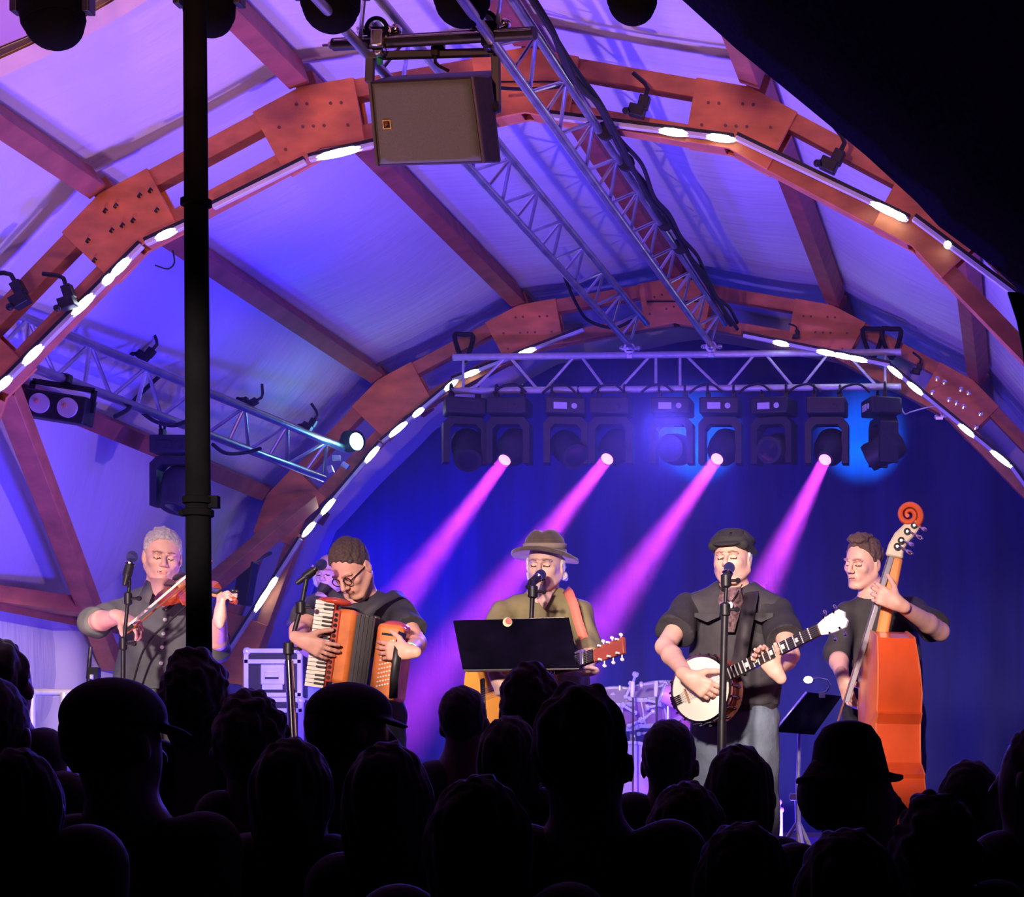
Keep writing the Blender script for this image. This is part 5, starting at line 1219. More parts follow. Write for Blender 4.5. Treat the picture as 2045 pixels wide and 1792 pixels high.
# ------------------------------------------------------------------ microphones and stands
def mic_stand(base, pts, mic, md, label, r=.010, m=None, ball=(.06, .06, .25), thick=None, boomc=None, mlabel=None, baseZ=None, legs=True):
    """base: floor point; pts: chain upwards ending at the mic clip"""
    m = m or BLK; bz = ZS if baseZ is None else baseZ; base = Vector((base[0], base[1], bz)); t = thing('microphone_stand', label, 'microphone stand', base)
    chain = [base + V3(0, 0, .02)] + [Vector(p) for p in pts]
    rr = thick or [r * 1.3] + [r] * (len(chain) - 2)
    for i in range(len(chain) - 1): MB().tube(chain[i], chain[i + 1], rr[min(i, len(rr) - 1)], n=12).build('lower_tube' if i == 0 else 'boom_arm', m, t)
    for c in (boomc or []): MB().lathe(Vector(c), (0, 0, 1), [(r, -.03), (r * 2.2, -.022), (r * 2.2, .022), (r, .03)], 14).build('clutch', BLK, t); b = MB(); b.tube(Vector(c), Vector(c) + V3(.045, -.01, 0), .006); b.ell(Vector(c) + V3(.05, -.01, 0), .012, n=8); b.build('wing_knob', BLK, t)
    if legs:
        for k in range(3):
            a_ = 2 * math.pi * k / 3 + .5; MB().tube(base + V3(0, 0, .11), base + V3(math.cos(a_) * .28, math.sin(a_) * .28, .01), .008).build('leg', m, t)
    if mic is None: return t
    mic = Vector(mic); md = Vector(md).normalized()
    t2 = thing('microphone', mlabel or label.replace('stand', ''), 'microphone', mic)
    MB().lathe(mic - md * .13, md, [(.0, 0), (.009, .002), (.012, .02), (.017, .10), (.0, .10)], 18).build('handle', BLK, t2)
    MB().lathe(mic - md * .034, md, [(.017, 0), (.022, .004), (.022, .010), (.017, .012)], 18).build('ring', CHR, t2)
    b = MB(); b.ell(mic + md * .004, (.0235, .0235, .026), frame(md), 18); b.build('grille_ball', mat('mic_mesh', ball, .45, .3, var=.2, scale=300, bump=.8, bscale=600), t2)  # coloured stage light is put into the ball colour
    b = MB(); b.lathe(mic - md * .085, md, [(.0165, 0), (.019, .003), (.019, .045), (.0165, .048)], 14); b.tube(mic - md * .065 , Vector(pts[-1]), .007); b.build('clip', BLK, t)
    return t
bx = P(240, 1500, 9.5).x
mic_stand((P(243, 1600, 9.5).x, 9.5), [P(246, 1300, 9.5), P(259, 1162, 9.5)], P(263, 1114, 9.5), (.12, .3, .95), 'black microphone stand in front of the fiddler', boomc=[P(246, 1286, 9.5), P(256, 1196, 9.5)], mlabel='blue-lit microphone beside the fiddler, unused', r=.0075)
cable([P(372, 1210, 9.9), P(340, 1240, 9.86), P(305, 1272, 9.86), P(282, 1310, 9.88), P(262, 1380, 9.9)], .005, 'black cable running from the violin down across the grey shirt')
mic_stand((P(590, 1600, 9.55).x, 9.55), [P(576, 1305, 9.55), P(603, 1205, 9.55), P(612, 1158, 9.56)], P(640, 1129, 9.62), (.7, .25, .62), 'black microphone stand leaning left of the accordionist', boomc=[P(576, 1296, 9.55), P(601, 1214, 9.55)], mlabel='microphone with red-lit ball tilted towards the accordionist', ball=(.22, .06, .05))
MB().tube(P(577, 1320, 9.5), P(585, 1480, 9.5), .018, n=14).build('x', CHR).name = 'chrome_tube'
tag(bpy.data.objects['chrome_tube'], 'bright chrome tube on the lower part of the stand beside the flight case', 'tube')
mic_stand((P(1052, 1600, 9.75).x, 9.75), [P(1058, 1300, 9.75), P(1064, 1182, 9.76), P(1066, 1168, 9.80)], P(1079, 1149, 9.98), (.25, .75, .45), 'black microphone stand rising behind the singer music stand', boomc=[P(1064, 1182, 9.76)], mlabel='microphone held at the mouth of the hatted singer')
mic_stand((P(1438, 1600, 9.25).x, 9.25), [P(1442, 1440, 9.25), P(1448, 1216, 9.25), P(1451, 1165, 9.26)], P(1456, 1136, 9.35), (.1, .62, .75), 'thick black microphone stand in front of the banjo player', thick=[.019, .015, .008], boomc=[P(1448, 1218, 9.25), P(1450, 1160, 9.26)], mlabel='blue-lit microphone in front of the banjo player face')
mic_stand((P(1524, 1600, 11.0).x, 11.0), [P(1526, 1335, 11.0)], None, None, 'pale grey stand tube behind the banjo player, right of his legs', r=.016, m=ALUM, boomc=[P(1525, 1435, 11.0)])
# big black music stand of the singer
t = thing('music_stand', 'large black music stand board in front of the singer', 'music stand', Vector((P(1040, 1600, 9.55).x, 9.55, ZS)))
q = [P(905, 1241, 9.68), P(1135, 1235, 9.68), P(1156, 1334, 9.50), P(924, 1337, 9.50)]
MB().add([*q, *[p + V3(0, .012, .004) for p in q]], [(0, 1, 2, 3), (7, 6, 5, 4), (0, 4, 5, 1), (1, 5, 6, 2), (2, 6, 7, 3), (3, 7, 4, 0)]).build('board', mat('board_black', (.004, .003, .010), .95, var=.5, scale=9, spec=.04), t)
MB().tube(P(1040, 1330, 9.55), Vector((P(1040, 1600, 9.55).x, 9.55, ZS + .05)), .014).build('post', BLK, t)
MB().bar(q[3] + V3(0, .05, 0), q[2] + V3(0, .05, 0), .09, .012, (0, 0, 1)).build('ledge', BLK, t)
for k in range(3):
    a_ = 2 * math.pi * k / 3; c = Vector((P(1040, 1600, 9.55).x, 9.55, ZS)); MB().tube(c + V3(0, 0, .2), c + V3(math.cos(a_) * .28, math.sin(a_) * .28, .01), .009).build('leg', BLK, t)
tag(MB().add([q[0] + V3(.05, .016, .004), q[1] + V3(-.02, .016, .006), q[1] + V3(-.02, .016, -.15), q[0] + V3(.05, .016, -.15)], [(0, 1, 2, 3)]).build('paper', WHITE), 'edge of white sheet music on the black music stand', 'sheet music').modifiers.new('s', 'SOLIDIFY').thickness = .003
t = thing('pick_holder', 'round red and cream pick holder clipped on the music stand edge', 'pick holder', P(1014, 1243, 9.65))
MB().lathe(P(1014, 1243, 9.655), (0, -1, 0), [(.020, 0), (.020, .006), (0, .007)], 20).build('disc', mat('cream_disc', (.7, .75, .4), .5), t); MB().lathe(P(1016, 1241, 9.65), (0, -1, 0), [(.013, 0), (.013, .006), (0, .007)], 16).build('red_centre', mat('red_disc', (.8, .12, .12), .5), t)
# bassist's stand with lamp
t = thing('music_stand', 'black folding music stand with a small lamp, left of the double bass', 'music stand', Vector((P(1595, 1700, 11.0).x, 11.0, ZS)))
q = [P(1612, 1384, 11.1), P(1680, 1392, 11.1), P(1626, 1468, 10.9), P(1548, 1462, 10.9)]
MB().add([*q, *[p + V3(0, .012, .004) for p in q]], [(0, 1, 2, 3), (7, 6, 5, 4), (0, 4, 5, 1), (1, 5, 6, 2), (2, 6, 7, 3), (3, 7, 4, 0)]).build('board', mat('board_black', (0, 0, 0)), t)
MB().tube(q[0] + V3(-.004, -.01, 0), q[3] + V3(-.004, -.01, 0), .007).build('board_edge', ALU, t)
MB().tube(P(1597, 1462, 10.98), P(1592, 1600, 10.98), .010).build('post', ALUM, t); MB().tube(P(1592, 1590, 10.98), P(1596, 1700, 10.98), .014).build('lower_post', ALUM, t)
MB().box(P(1592, 1592, 10.97), (.07, .05, .035)).build('collar', WHITE, t, bevel=.006)
for k in range(3):
    a_ = 2 * math.pi * k / 3 + .9; c = P(1594, 1640, 10.98); MB().tube(c, Vector((c.x + math.cos(a_) * .33, c.y + math.sin(a_) * .33, ZS + .01)), .010).build('leg', ALUM, t)
t = thing('stand_lamp', 'small lit clip lamp on a curved gooseneck over the music stand', 'lamp', P(1640, 1384, 11.05))
MB().path([P(1640, 1386, 11.05), P(1652, 1380, 11.03), P(1658, 1368, 11.0), P(1652, 1358, 10.98), P(1636, 1355, 10.97), P(1620, 1356, 10.96)], .004).build('gooseneck', ALU, t)
MB().box(P(1642, 1388, 11.04), (.03, .02, .03)).build('clip', ALU, t)
MB().ell(P(1614, 1358, 10.94), (.022, .016, .017)).build('bulb', glow('lamp_bulb', (1, .85, .6), 14), t)
# ------------------------------------------------------------------ riser, flight cases, drum kit
b = MB(); b.box((-3.1, 14.3, ZS + .20), (4.2, 2.9, .40)); tag(b.build('drum_riser', mat('riser_carpet', (.10, .08, .10), .9)), 'low carpeted drum riser behind the band', 'riser')
TRIM = mat('case_trim', (.85, .83, .85), .35, .25)
BCH = mat('bright_chrome', (.9, .9, .93), .22, .45)
FCB = mat('flight_black', (.028, .020, .032), .5, var=.15, scale=5)
def flight_case(x0, x1, y0, y1, Y, dpt, label, dish=True, lid=.0):
    a = P(x0, y1, Y); b_ = P(x1, y0, Y); w_ = b_.x - a.x; h = b_.z - a.z; c = V3((a.x + b_.x) / 2, Y + dpt / 2, (a.z + b_.z) / 2)
    t = thing('flight_case', label, 'flight case', V3(c.x, c.y, a.z)); MB().box(c, (w_ - .01, dpt - .01, h - .01)).build('shell', FCB, t)
    for sx in (-1, 1):
        for sy in (-1, 1): MB().box(c + V3(sx * (w_ / 2 - .012), sy * (dpt / 2 - .012), 0), (.028, .028, h)).build('edge_strip', TRIM, t, bevel=.003)
    for sz in (h / 2 - .012, -h / 2 + .012, h / 2 - .075):
        MB().box(c + V3(0, -dpt / 2 + .008, sz), (w_, .02, .026)).build('edge_strip', TRIM, t, bevel=.003)
    MB().box(c + V3(0, 0, h / 2 - .004), (w_, dpt, .012)).build('lid_edge', TRIM, t, bevel=.003)
    for sx in (-1, 1): MB().ell(c + V3(sx * (w_ / 2 - .015), -dpt / 2 + .015, h / 2 - .015), .026, n=12).build('ball_corner', TRIM, t)
    if dish:
        q = c + V3(.0, -dpt / 2 - .002, -.01); d = MB().box(q, (.14, .012, .12)).build('latch_dish', TRIM, t, bevel=.008)
        MB().box(q + V3(0, -.006, -.01), (.09, .01, .05)).build('latch', TRIM, d, bevel=.004); MB().box(q + V3(0, -.012, -.022), (.08, .006, .010)).build('slot', BLKM, d); MB().box(q + V3(0, -.002, -.075), (.12, .008, .03)).build('label_plate', WHITE, d)
    return t
flight_case(487, 602, 1296, 1392, 13.3, .5, 'black flight case with silver edges and latch, upper of the stack')
zb = (ZS + .40 - H); yb = VY - zb * F / 13.3
flight_case(484, 604, 1394, yb, 13.3, .5, 'wide lower flight case under the latch case', dish=False)
t = thing('purple_lit_case', 'purple-lit equipment box behind the accordionist', 'equipment box', P(610, 1480, 13.9)); yb2 = VY - zb * F / 13.9
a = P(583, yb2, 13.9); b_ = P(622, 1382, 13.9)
MB().box((a + b_) / 2 + V3(0, .15, 0), (b_.x - a.x, .3, b_.z - a.z)).build('box', mat('violet_lit_box', (.30, .10, .38), .6), t); MB().box(V3((a.x + b_.x) / 2, 13.895, b_.z - .02), (b_.x - a.x + .01, .02, .035)).build('trim', ALUM, t); MB().ell(P(598, 1420, 13.89), .010, n=8).build('knob', WHITE, t)  # purple stage light put into the box colour
# drum kit
zk = ZS + .40
SHELL = mat('drum_shell', (.30, .16, .34), .3, var=.1); SKIN = mat('drum_skin_grey', (.55, .48, .55), .5, var=.05); GOLD = mat('cymbal', (.80, .70, .50), .25, .9)  # shell colour holds the purple stage light
kit = thing('drum_kit', 'chrome-rimmed purple-lit drum kit behind the banjo player and singer', 'drum kit', V3(-2.45, 13.9, zk))
def drum(c, d, r, h, nm, par=kit):
    c = Vector(c); d = Vector(d).normalized(); x = MB().lathe(c, d, [(0, 0), (r, 0), (r, h), (0, h)], 32).build(nm, SHELL, par)
    for z in (0, h): MB().lathe(c + d * (z - .012), d, [(r - .004, 0), (r + .010, 0), (r + .010, .024), (r - .004, .024), (r - .004, 0)], 32).build('hoop', BCH if nm != 'bass_drum' else WHITE, x)
    MB().lathe(c + d * h, d, [(r, .001), (0, .004)], 32).build('skin', SKIN, x)
    for k in range(8):
        a_ = 2 * math.pi * k / 8; Qd = frame(d); q = c + Qd @ V3(math.cos(a_) * (r + .012), math.sin(a_) * (r + .012), 0); MB().tube(q, q + d * h, .006, n=6).build('lug', BCH, x)
    return x
kx = P(1262, 1600, 13.75).x
drum((kx, 14.15, zk + .28), (0, -1, 0), .28, .40, 'bass_drum'); MB().path([V3(kx + .286 * math.cos(a_), 13.74, zk + .28 + .286 * math.sin(a_)) for a_ in [2 * math.pi * k / 40 for k in range(40)]], .012, closed=True).build('white_hoop', WHITE, kit)
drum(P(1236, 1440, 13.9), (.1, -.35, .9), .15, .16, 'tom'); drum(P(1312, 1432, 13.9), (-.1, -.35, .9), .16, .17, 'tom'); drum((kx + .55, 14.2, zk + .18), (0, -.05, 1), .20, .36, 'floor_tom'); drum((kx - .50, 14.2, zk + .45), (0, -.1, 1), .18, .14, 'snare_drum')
for (x, y_, Yc, rr_, nx_) in ((1215, 1392, 14.2, .20, -.2), (1340, 1385, 14.3, .22, .25), (1365, 1440, 14.1, .18, .1)):
    c = P(x, y_, Yc); d = V3(nx_, -.25, 1).normalized(); MB().lathe(c, d, [(rr_, 0), (rr_ * .4, .010), (.03, .016), (.02, .03), (0, .033), (.0, .028), (.03, .012), (rr_ * .4, .006)], 36).build('cymbal', GOLD, kit)
    MB().tube(c, V3(c.x, c.y, zk), .010).build('cymbal_stand', BCH, kit); MB().lathe(c, d, [(.008, 0), (.012, .03), (.012, .05), (0, .052)], 10).build('wing_nut', BCH, kit)
rnd = random.Random(11)
for k, (x, y_) in enumerate(((1250, 1392), (1262, 1372), (1276, 1408), (1290, 1398), (1304, 1380), (1312, 1364), (1268, 1424), (1282, 1440), (1256, 1450), (1296, 1452), (1322, 1408), (1240, 1412), (1276, 1466), (1262, 1480))):
    p = P(x, y_, 13.7 + rnd.uniform(-.1, .2)); d = V3(rnd.uniform(-1, 1), rnd.uniform(-.4, .2), rnd.uniform(-.2, 1)).normalized(); b = MB(); b.tube(p, p + d * .09, .009, n=8); b.lathe(p + d * .08, d, [(.012, 0), (.020, .006), (.020, .022), (0, .026)], 10); b.ell(p, .016, n=8); b.build('hardware', BCH, kit)
for (x, y0, x1, y1) in ((1238, 1370, 1242, 1560), (1262, 1366, 1268, 1500), (1304, 1362, 1300, 1560)): MB().tube(P(x, y0, 13.95), P(x1, y1, 13.95), .010).build('stand_tube', BCH, kit)
for x, y_, l in ((1264, 1362, 'left'), (1311, 1361, 'right')):
    p = P(x, y_, 13.6); tt = thing('drum_microphone', f'small pale microphone over the drum kit, {l} one', 'microphone', p); MB().lathe(p, (0, -.3, -1), [(0, 0), (.012, .002), (.014, .05), (.010, .10), (0, .10)], 12).build('capsule', WHITE, tt); MB().tube(p + V3(0, 0, -.09), V3(p.x, p.y, zk), .006).build('stand', BLK, tt)
t = thing('side_drum', 'pink-lit drum at the right of the kit, tilted', 'drum', P(1330, 1382, 13.6)); MB().lathe(P(1322, 1384, 13.5), (.8, .2, -.3), [(0, 0), (.055, 0), (.065, .09), (0, .09)], 20).build('shell', mat('pink_lit_shell', (.8, .35, .5), .4), t); MB().lathe(P(1322, 1384, 13.5), (.8, .2, -.3), [(.055, -.006), (.062, -.004), (.062, .006)], 20).build('hoop', BCH, t); MB().tube(P(1334, 1388, 13.55), V3(P(1334, 1, 13.55).x, 13.55, zk), .008).build('stand', BCH, t)  # pink light on the drum is painted into its shell
# handrail at the stage's left end and small clutter
t = thing('handrail', 'grey tubular handrail at the left end of the stage', 'handrail', P(126, 1500, 11.6))
MB().tube(P(62, 1382, 11.6), P(215, 1384, 11.6), .018).build('top_rail', ALUM, t); MB().tube(P(128, 1384, 11.6), V3(P(122, 1, 11.6).x, 11.6, ZS), .020).build('post', ALUM, t); MB().tube(P(64, 1382, 11.6), V3(P(64, 1, 11.6).x, 11.6, ZS), .018).build('post', ALUM, t)
t = thing('folded_stand', 'small dark folded stand left of the fiddler', 'stand', P(180, 1360, 10.9)); MB().tube(P(181, 1292, 10.9), P(176, 1356, 10.9), .010).build('tube', BLK, t); MB().box(P(188, 1345, 10.9), (.05, .04, .055)).build('bracket', BLK, t); MB().box(P(183, 1352, 10.86), (.014, .01, .02)).build('tag', WHITE, t); MB().tube(P(178, 1356, 10.9), V3(P(178, 1, 10.9).x, 10.9, ZS), .012).build('tube', BLK, t)
t = thing('small_speaker', 'small dark speaker box hung on the rear arch right of the pole', 'speaker', P(490, 1170, 15.3)); Q = Matrix.Rotation(R(10), 3, 'Y'); MB().box(P(491, 1165, 15.3), (.10, .12, .30), Q).build('box', BLK, t, bevel=.01); MB().tube(P(500, 1125, 15.35), P(540, 1105, 15.8), .012).build('arm', BLK, t)
for k, (x, y_) in enumerate(((452, 1410), (470, 1420), (1556, 1602), (1560, 1618))):
    c = P(x, y_, 12.6 if k < 2 else 11.6); t = thing('stage_plug_box', ['white plug box beside the flight case, left', 'white plug box beside the flight case, right', 'small orange-lit round fitting near the music stand foot, upper', 'small orange-lit round fitting near the music stand foot, lower'][k], 'fitting', c); MB().box(c, (.07, .06, .05) if k < 2 else (.03, .03, .03)).build('case', WHITE if k < 2 else mat('orange_lit_case', (.7, .35, .25), .4), t, bevel=.012); MB().tube(c, V3(c.x, c.y, ZS), .009).build('stem', ALUM, t)  # orange light on the round fittings is part of their colour
# ------------------------------------------------------------------ audience seen from behind
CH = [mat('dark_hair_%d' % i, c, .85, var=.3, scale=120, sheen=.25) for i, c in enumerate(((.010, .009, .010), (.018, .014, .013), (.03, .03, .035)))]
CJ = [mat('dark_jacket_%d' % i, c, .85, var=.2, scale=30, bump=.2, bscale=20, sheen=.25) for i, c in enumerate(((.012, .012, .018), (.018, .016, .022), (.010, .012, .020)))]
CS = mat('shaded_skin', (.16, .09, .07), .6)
def crowd(cx, cy, hw, Y, sx0, sx1, sy, label, hair='short', lean=0, hs=1.0, seed=0, turn=0, cat='person'):
    """cx,cy head centre, hw head width in pixels, shoulders from sx0 to sx1 at height sy"""
    s = F / Y; c = P(cx, cy, Y); k = hw / s / .165; k = min(max(k, .85), 1.25)
    tp = {'short': .035 + .098 * hs, 'spiky': .036 + .098 * hs, 'curly': .036 + .105 * hs, 'bob': .02 + .115 * hs, 'long': .02 + .115 * hs, 'cap': .138, 'fedora': .178}[hair] * k
    c.z = P(0, cy, Y).z - tp
    shz = P(0, sy, Y).z; xa = P(sx0, 0, Y).x + .05; xb = P(sx1, 0, Y).x - .05
    nb = V3((xa + xb) / 2 * .4 + c.x * .6, Y + .03, min(c.z - .17 * k, shz + .10)); a = V3(xa, Y, shz - .04); b_ = V3(xb, Y, shz - .04); pv = V3((xa + xb) / 2, Y, max(.85, shz - .56))
    nb.z = min(max(nb.z, c.z - .19 * k), c.z - .15 * k); a.z = max(a.z, nb.z - .13); b_.z = max(b_.z, nb.z - .13)
    t = thing('person', label, cat, V3(pv.x, Y, 0), 'audience seen from behind')
    f, r, u = hframe((math.sin(R(turn)), math.cos(R(turn)), .02), lean); Q = basis(r, f, u)
    sc = Sculpt(.011); sc.ell(c + u * .02, (.074 * k, .094 * k, .100 * k), Q, k=.02); sc.ell(c + f * .03 * k - u * .04 * k, (.06 * k, .07 * k, .085 * k), Q, k=.03)
    sc.cap(c + f * .10 * k + u * .01, c + f * .125 * k - u * .03, .012, .014, k=.015)
    for q in (-1, 1): sc.ell(c + r * q * .080 * k - u * .01, (.011, .022, .034), Q, k=.006)
    sc.cap(c - u * .07 * k, nb - V3(0, 0, .05), .056 * k, .064 * k, k=.03); sc.cap(nb, pv, .10, .12, k=.05)
    for i, (sh, q) in enumerate(((a, -1), (b_, 1))):
        sc.cap(nb, sh, .05, .05, k=.04); el = sh + V3(q * .05, .0, -.30); wr = el + V3(-q * .03, .20, -.12)
        sc.cap(sh, el, .05, .042, k=.03); sc.cap(el, wr, .042, .028, k=.02)
        hp = pv + V3(q * .09, 0, -.03); kn = V3(pv.x + q * .10, Y + .03, .48); an = V3(pv.x + q * .11, Y, .08); sc.cap(hp, kn, .09, .06, k=.03); sc.cap(kn, an, .058, .04, k=.02); sc.cap(an, an + V3(0, .13, -.04), .04, .035, k=.02)
        if seed >= 0: hand(sc, wr, (0, .6, -.8), (-q, 0, 0), thumb=q, curl=30)
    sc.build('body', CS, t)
    sc = Sculpt(.013); wv = abs(xb - xa) / 2
    up = nb.lerp(pv, .32); sc.cap(up, pv, min(.20, wv * .92), .19, k=.06, flat=((0, 1, 0), .66), cut=[(pv - V3(0, 0, .12), (0, 0, -1))]); sc.cap(pv, pv - V3(0, 0, .1), .19, k=.04, flat=((0, 1, 0), .66))
    for i, (sh, q) in enumerate(((a, -1), (b_, 1))):
        sc.cap(nb - V3(0, 0, .02), sh, .062, .072, k=.06); el = sh + V3(q * .05, .0, -.30); wr = el + V3(-q * .03, .20, -.12); sc.cap(sh, el, .072, .06, k=.05); sc.cap(el, wr, .058, .045, k=.03)
    sc.cap(nb, nb + V3(0, 0, .015), .075, .07, k=.03)
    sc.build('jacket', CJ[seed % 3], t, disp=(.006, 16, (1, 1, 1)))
    sc = Sculpt(.012); pv2 = pv - V3(0, 0, .05)
    for q in (-1, 1): hp = pv2 + V3(q * .09, 0, 0); kn = V3(pv.x + q * .10, Y + .03, .48); an = V3(pv.x + q * .11, Y, .07); sc.cap(hp, kn, .115, .08, k=.04); sc.cap(kn, an, .08, .065, k=.03)
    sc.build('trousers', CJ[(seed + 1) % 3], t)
    H_ = CH[seed % 3]; rs = random.Random(seed)
    sc = Sculpt(.008); W = hw / s / 2
    if hair == 'short': sc.ell(c + u * .035 * k - f * .02, (W * 1.0, .105 * k, .098 * k * hs), Q, k=.02, cut=[(c - u * .06 * k, -u)]); ds = (.004, 90, (1, 1, 1))
    elif hair == 'spiky': sc.ell(c + u * .03 * k - f * .02, (W * .96, .105 * k, .098 * k * hs), Q, k=.02, cut=[(c - u * .07 * k, -u)]); ds = (.012, 60, (1, 1, .6))
    elif hair == 'curly':
        sc.ell(c + u * .02 * k - f * .02, (W * .95, .11 * k, .11 * k * hs), Q, k=.03)
        for i in range(60):
            a_ = rs.uniform(0, 6.28); e = rs.uniform(-.3, 1.4); p = c + u * .02 * k - f * .02 + (r * math.cos(a_) * W * .88 + f * math.sin(a_) * .10 * k) * math.cos(e) + u * math.sin(e) * .105 * k * hs; sc.ell(p, rs.uniform(.014, .024), k=.012)
        ds = (.006, 80, (1, 1, 1))
    elif hair == 'bob': sc.ell(c + u * .02 * k - f * .02, (W, .11 * k, .115 * k * hs), Q, k=.03); sc.cap(c - f * .03, c - u * .13 * k - f * .03, W * .95, W * .98, k=.04, flat=(tuple(f), .8)); ds = (.005, 60, (2, 2, .4))
    elif hair == 'long': sc.ell(c + u * .02 * k - f * .02, (W, .11 * k, .115 * k * hs), Q, k=.03); sc.cap(c - f * .04, c - u * .33 * k - f * .06, W * .92, W * 1.05, k=.05, flat=(tuple(f), .6)); ds = (.006, 50, (2, 2, .3))
    else: sc.ell(c + u * .02 * k - f * .02, (W * .93, .098 * k, .10 * k), Q, k=.02, cut=[(c - u * .05 * k, -u)]); ds = (.002, 80, (1, 1, 1))
    sc.build('hair', H_, t, disp=ds)
    if hair in ('cap', 'fedora', 'trilby'):
        hc = c + u * .055 * k; W2 = W * 1.02
        HT = mat('black_hat', (.010, .010, .014), .85, var=.2, scale=60)
        if hair == 'cap':
            sc = Sculpt(.008); sc.ell(hc + u * .005, (W2, .112 * k, .078 * k), Q, k=.01, cut=[(hc - u * .02, -u)]); bf = (f * .9 + r * .5).normalized() if turn >= 0 else f
            sc.ell(hc + bf * .105 * k - u * .026, (.068, .055, .010), basis(bf.cross(u), (bf - u * .35).normalized(), (u + bf * .35).normalized()), k=.012); sc.build('cap', HT, t)
        else:
            b = MB(); up_ = u; br = .118
            b.lathe(hc - u * .0, u, [(0, 0), (br * k, -.004), (br * k, .004), (W2 + .004, .008), (W2 * .98, .04 * k), (W2 * .88, .085 * k), (W2 * .66, .115 * k), (W2 * .35, .127 * k), (0, .126 * k)], 36)
            for i, p in enumerate(b.v):
                d = p - hc
                if d.dot(u) < .006: b.v[i] = p + u * (.030 * (abs(d.dot(r)) / (br * k)) ** 2 * (1 if d.dot(r) > 0 else -.9) * -1)
            b.build('hat', HT, t, smooth='all')
    return t
rows = [
 (6, 1275, 112, 7.9, -75, 112, 1475, 'audience member with tousled hair at the far left edge', 'spiky', 0, 1.15, 0),
 (-14, 1350, 138, 6.0, -130, 165, 1575, 'audience member at far left edge in front of the tousled one', 'short', 0, 1.1, 1),
 (45, 1495, 150, 4.5, -130, 215, 1690, 'audience member in the bottom left corner with rounded bob', 'bob', 0, 1, 2),
 (228, 1352, 168, 5.4, 100, 452, 1660, 'audience member in a peaked cap pulled to the right, below the fiddler', 'cap', 0, 1, 3, 25),
 (395, 1293, 136, 6.9, 285, 520, 1505, 'tall audience member with bushy round hair right under the pole', 'curly', 0, 1.15, 4),
 (505, 1377, 140, 6.5, 410, 620, 1610, 'audience member with curly hair between the pole and the flight case', 'curly', 0, 1, 5),
 (590, 1472, 142, 5.6, 455, 700, 1700, 'audience member with long hair below the accordion keyboard', 'long', 0, 1.05, 6),
 (698, 1362, 126, 6.7, 590, 800, 1520, 'audience member in a cap with peak to the right, below the accordion', 'cap', 0, 1, 7, 55),
 (782, 1480, 156, 5.3, 640, 905, 1740, 'audience member with long smooth hair right of the capped one', 'long', 0, 1.1, 8),
 (928, 1370, 92, 7.7, 842, 1015, 1545, 'short-haired audience member in front of the magenta beam floor', 'short', 0, 1.08, 9),
 (1062, 1320, 122, 7.2, 975, 1150, 1500, 'audience member with wispy flyaway hair under the big music stand', 'curly', 0, 1, 10),
 (1022, 1430, 122, 6.6, 925, 1115, 1605, 'audience member with rounded hair left of the biggest head', 'bob', 0, 1.0, 11),
 (1166, 1357, 186, 4.75, 975, 1385, 1680, 'big audience member with thick hair in the middle of the crowd', 'spiky', 0, 1.15, 12),
 (962, 1548, 190, 4.3, 745, 1185, 1812, 'nearest audience member at bottom centre with grey-blue lit hair', 'bob', 0, 1, 13),
 (1338, 1437, 108, 7.3, 1235, 1440, 1610, 'audience member with cropped hair below the banjo', 'short', 0, 1.08, 14),
 (1480, 1487, 130, 6.4, 1385, 1590, 1700, 'long-haired audience member below the banjo player jeans', 'long', 0, 1, 15),
 (1375, 1560, 150, 5.5, 1255, 1500, 1760, 'audience member low in front of the cropped-hair one', 'bob', 0, 1, 16),
 (1700, 1444, 150, 5.1, 1540, 1850, 1722, 'audience member in a narrow-brimmed hat in front of the double bass', 'fedora', -10, 1, 17, 72),
 (1488, 1640, 184, 4.5, 1320, 1660, 1850, 'audience member with full round hair at the bottom right of centre', 'bob', 0, 1, 18),
 (1695, 1652, 196, 4.2, 1520, 1880, 1870, 'audience member with violet rim-lit hair at the bottom right', 'bob', 0, 1, 19),
 (1868, 1580, 172, 4.8, 1720, 2030, 1800, 'audience member with wavy hair right of the hatted one', 'curly', 0, 1, 20),
 (1938, 1518, 132, 6.1, 1830, 2060, 1700, 'audience member with dark rounded hair at right, further back', 'short', 0, 1.1, 21),
 (2080, 1440, 150, 5.0, 1950, 2240, 1700, 'audience member cut off by the right edge of the photo', 'short', 0, 1, 22, -60),
]
for rw in rows: crowd(*rw[:9], rw[9], rw[10], rw[11], rw[12] if len(rw) > 12 else 0)
# ------------------------------------------------------------------ stage haze
m = bpy.data.materials.new('haze'); m.use_nodes = True; nt = m.node_tree; nt.nodes.remove(nt.nodes['Principled BSDF'])
vs = nt.nodes.new('ShaderNodeVolumeScatter'); vs.inputs['Density'].default_value = 0.02; vs.inputs['Anisotropy'].default_value = 0.2
vs.inputs['Color'].default_value = (1, 1, 1, 1)
nt.links.new(vs.outputs[0], nt.nodes['Material Output'].inputs['Volume'])
o = MB().box((-2.6, 14.25, ZS + 1.66), (6.0, 5.1, 3.25)).build('haze', m)
tag(o, 'thin stage haze behind the band in which the magenta beams show', 'haze', kind='stuff')
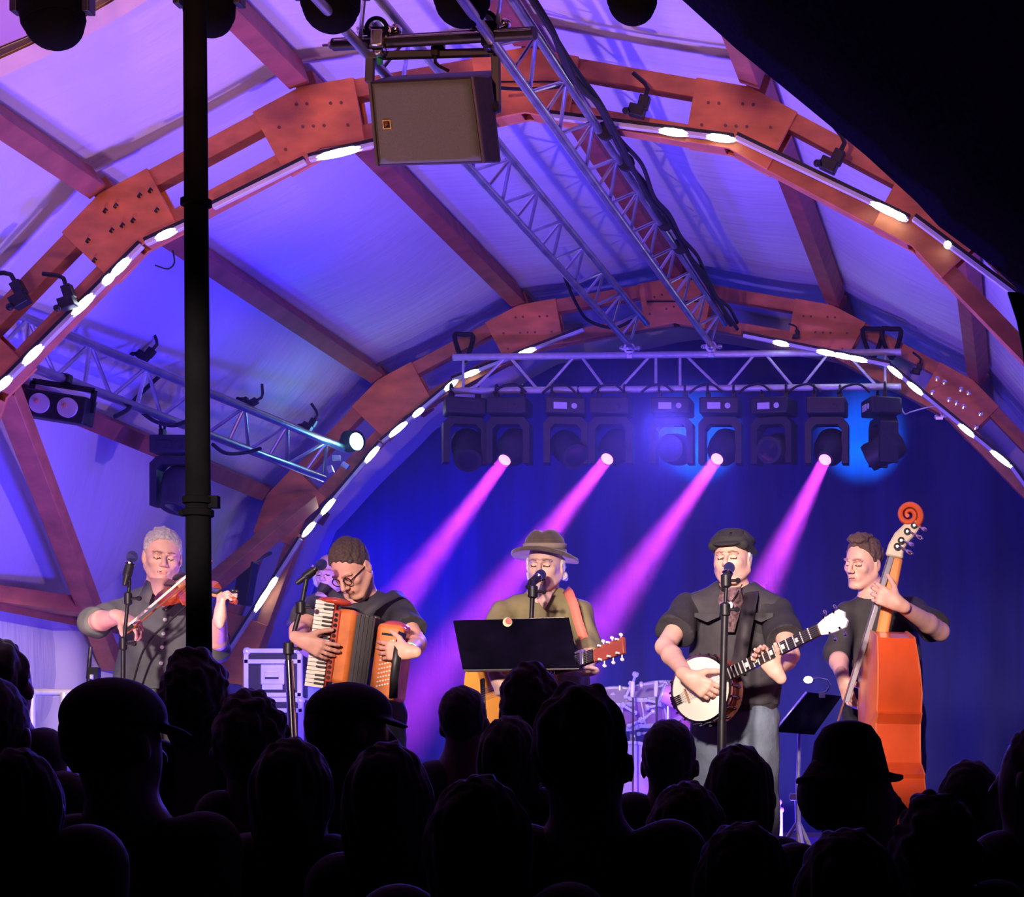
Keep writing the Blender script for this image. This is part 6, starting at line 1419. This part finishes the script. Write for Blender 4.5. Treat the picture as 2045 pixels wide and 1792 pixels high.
# ------------------------------------------------------------------ small lamps that are lit
t = thing('added_floor_lamp', 'added black floor lamp with a plate shading part of the roof, low behind the band', 'stage lamp', Vector((VL.x, VL.y + .02, ZS)))
MB().lathe(VL - V3(0, 0, .02), (0, 0, -1), [(.09, 0), (.10, .05), (.08, .2), (0, .22)], 20).build('housing', BLK, t); MB().box(V3(VL.x, VL.y, ZS + .03), (.30, .20, .06)).build('base', BLK, t)
dB = (Vector((-4.75, 13.2, H + 3.15)) - VL).normalized(); MB().box(VL + dB * .55, (.15, .30, .006), frame(dB, (0, .6, .2))).build('shade_plate', BLK, t); MB().tube(VL - V3(.1, 0, .05), VL + dB * .55 - V3(.02, 0, .02), .006).build('plate_arm', BLK, t)  # plate added to shade one roof patch from the violet lamp
CY = glow('cyan_lens', (.25, .85, 1.0), 10); BLG = glow('blue_lens', (.05, .25, 1.0), 6)
t = thing('wash_lamp', 'cyan-lit wash lamp clamped to the rear arch at the end of the left wall truss', 'stage lamp', P(705, 905, 15.4))
MB().lathe(P(716, 880, 15.5), (-.4, -.8, -.2), [(0, 0), (.07, .01), (.075, .10), (0, .10)], 20).build('housing', BLK, t); MB().lathe(P(712, 882, 15.38), (-.4, -.8, -.2), [(.06, 0), (.05, .012), (0, .014)], 20).build('lens', CY, t)
for k, (x, y_) in enumerate(((672, 915), (690, 930), (660, 938))): MB().box(P(x, y_, 15.36), (.05, .03, .035), Matrix.Rotation(.6 * k, 3, 'Y')).build('shutter', ALU, t)
l = bpy.data.lights.new('wash_glow', 'POINT'); l.energy = 2.5; l.color = (.15, .55, 1); l.shadow_soft_size = .05; lo_ = bpy.data.objects.new('wash_glow', l); COL.objects.link(lo_); lo_.location = P(690, 895, 15.2)
t = thing('wing_clamp', 'bright little clamp on a wire right of the lamp row', 'clamp', P(1878, 836, 15.6)); b = MB(); b.box(P(1876, 836, 15.6), (.05, .03, .02)); b.ell(P(1884, 832, 15.6), (.022, .014, .016)); b.ell(P(1870, 834, 15.6), (.018, .014, .02)); b.build('jaw', CHR, t)
cable([P(1880, 830, 15.6), P(1868, 812, 15.6), P(1822, 822, 15.6), P(1806, 826, 15.65), P(1794, 800, 15.68)], .005, 'thin pale wire drooping right of the last moving head lamp', ALUM)
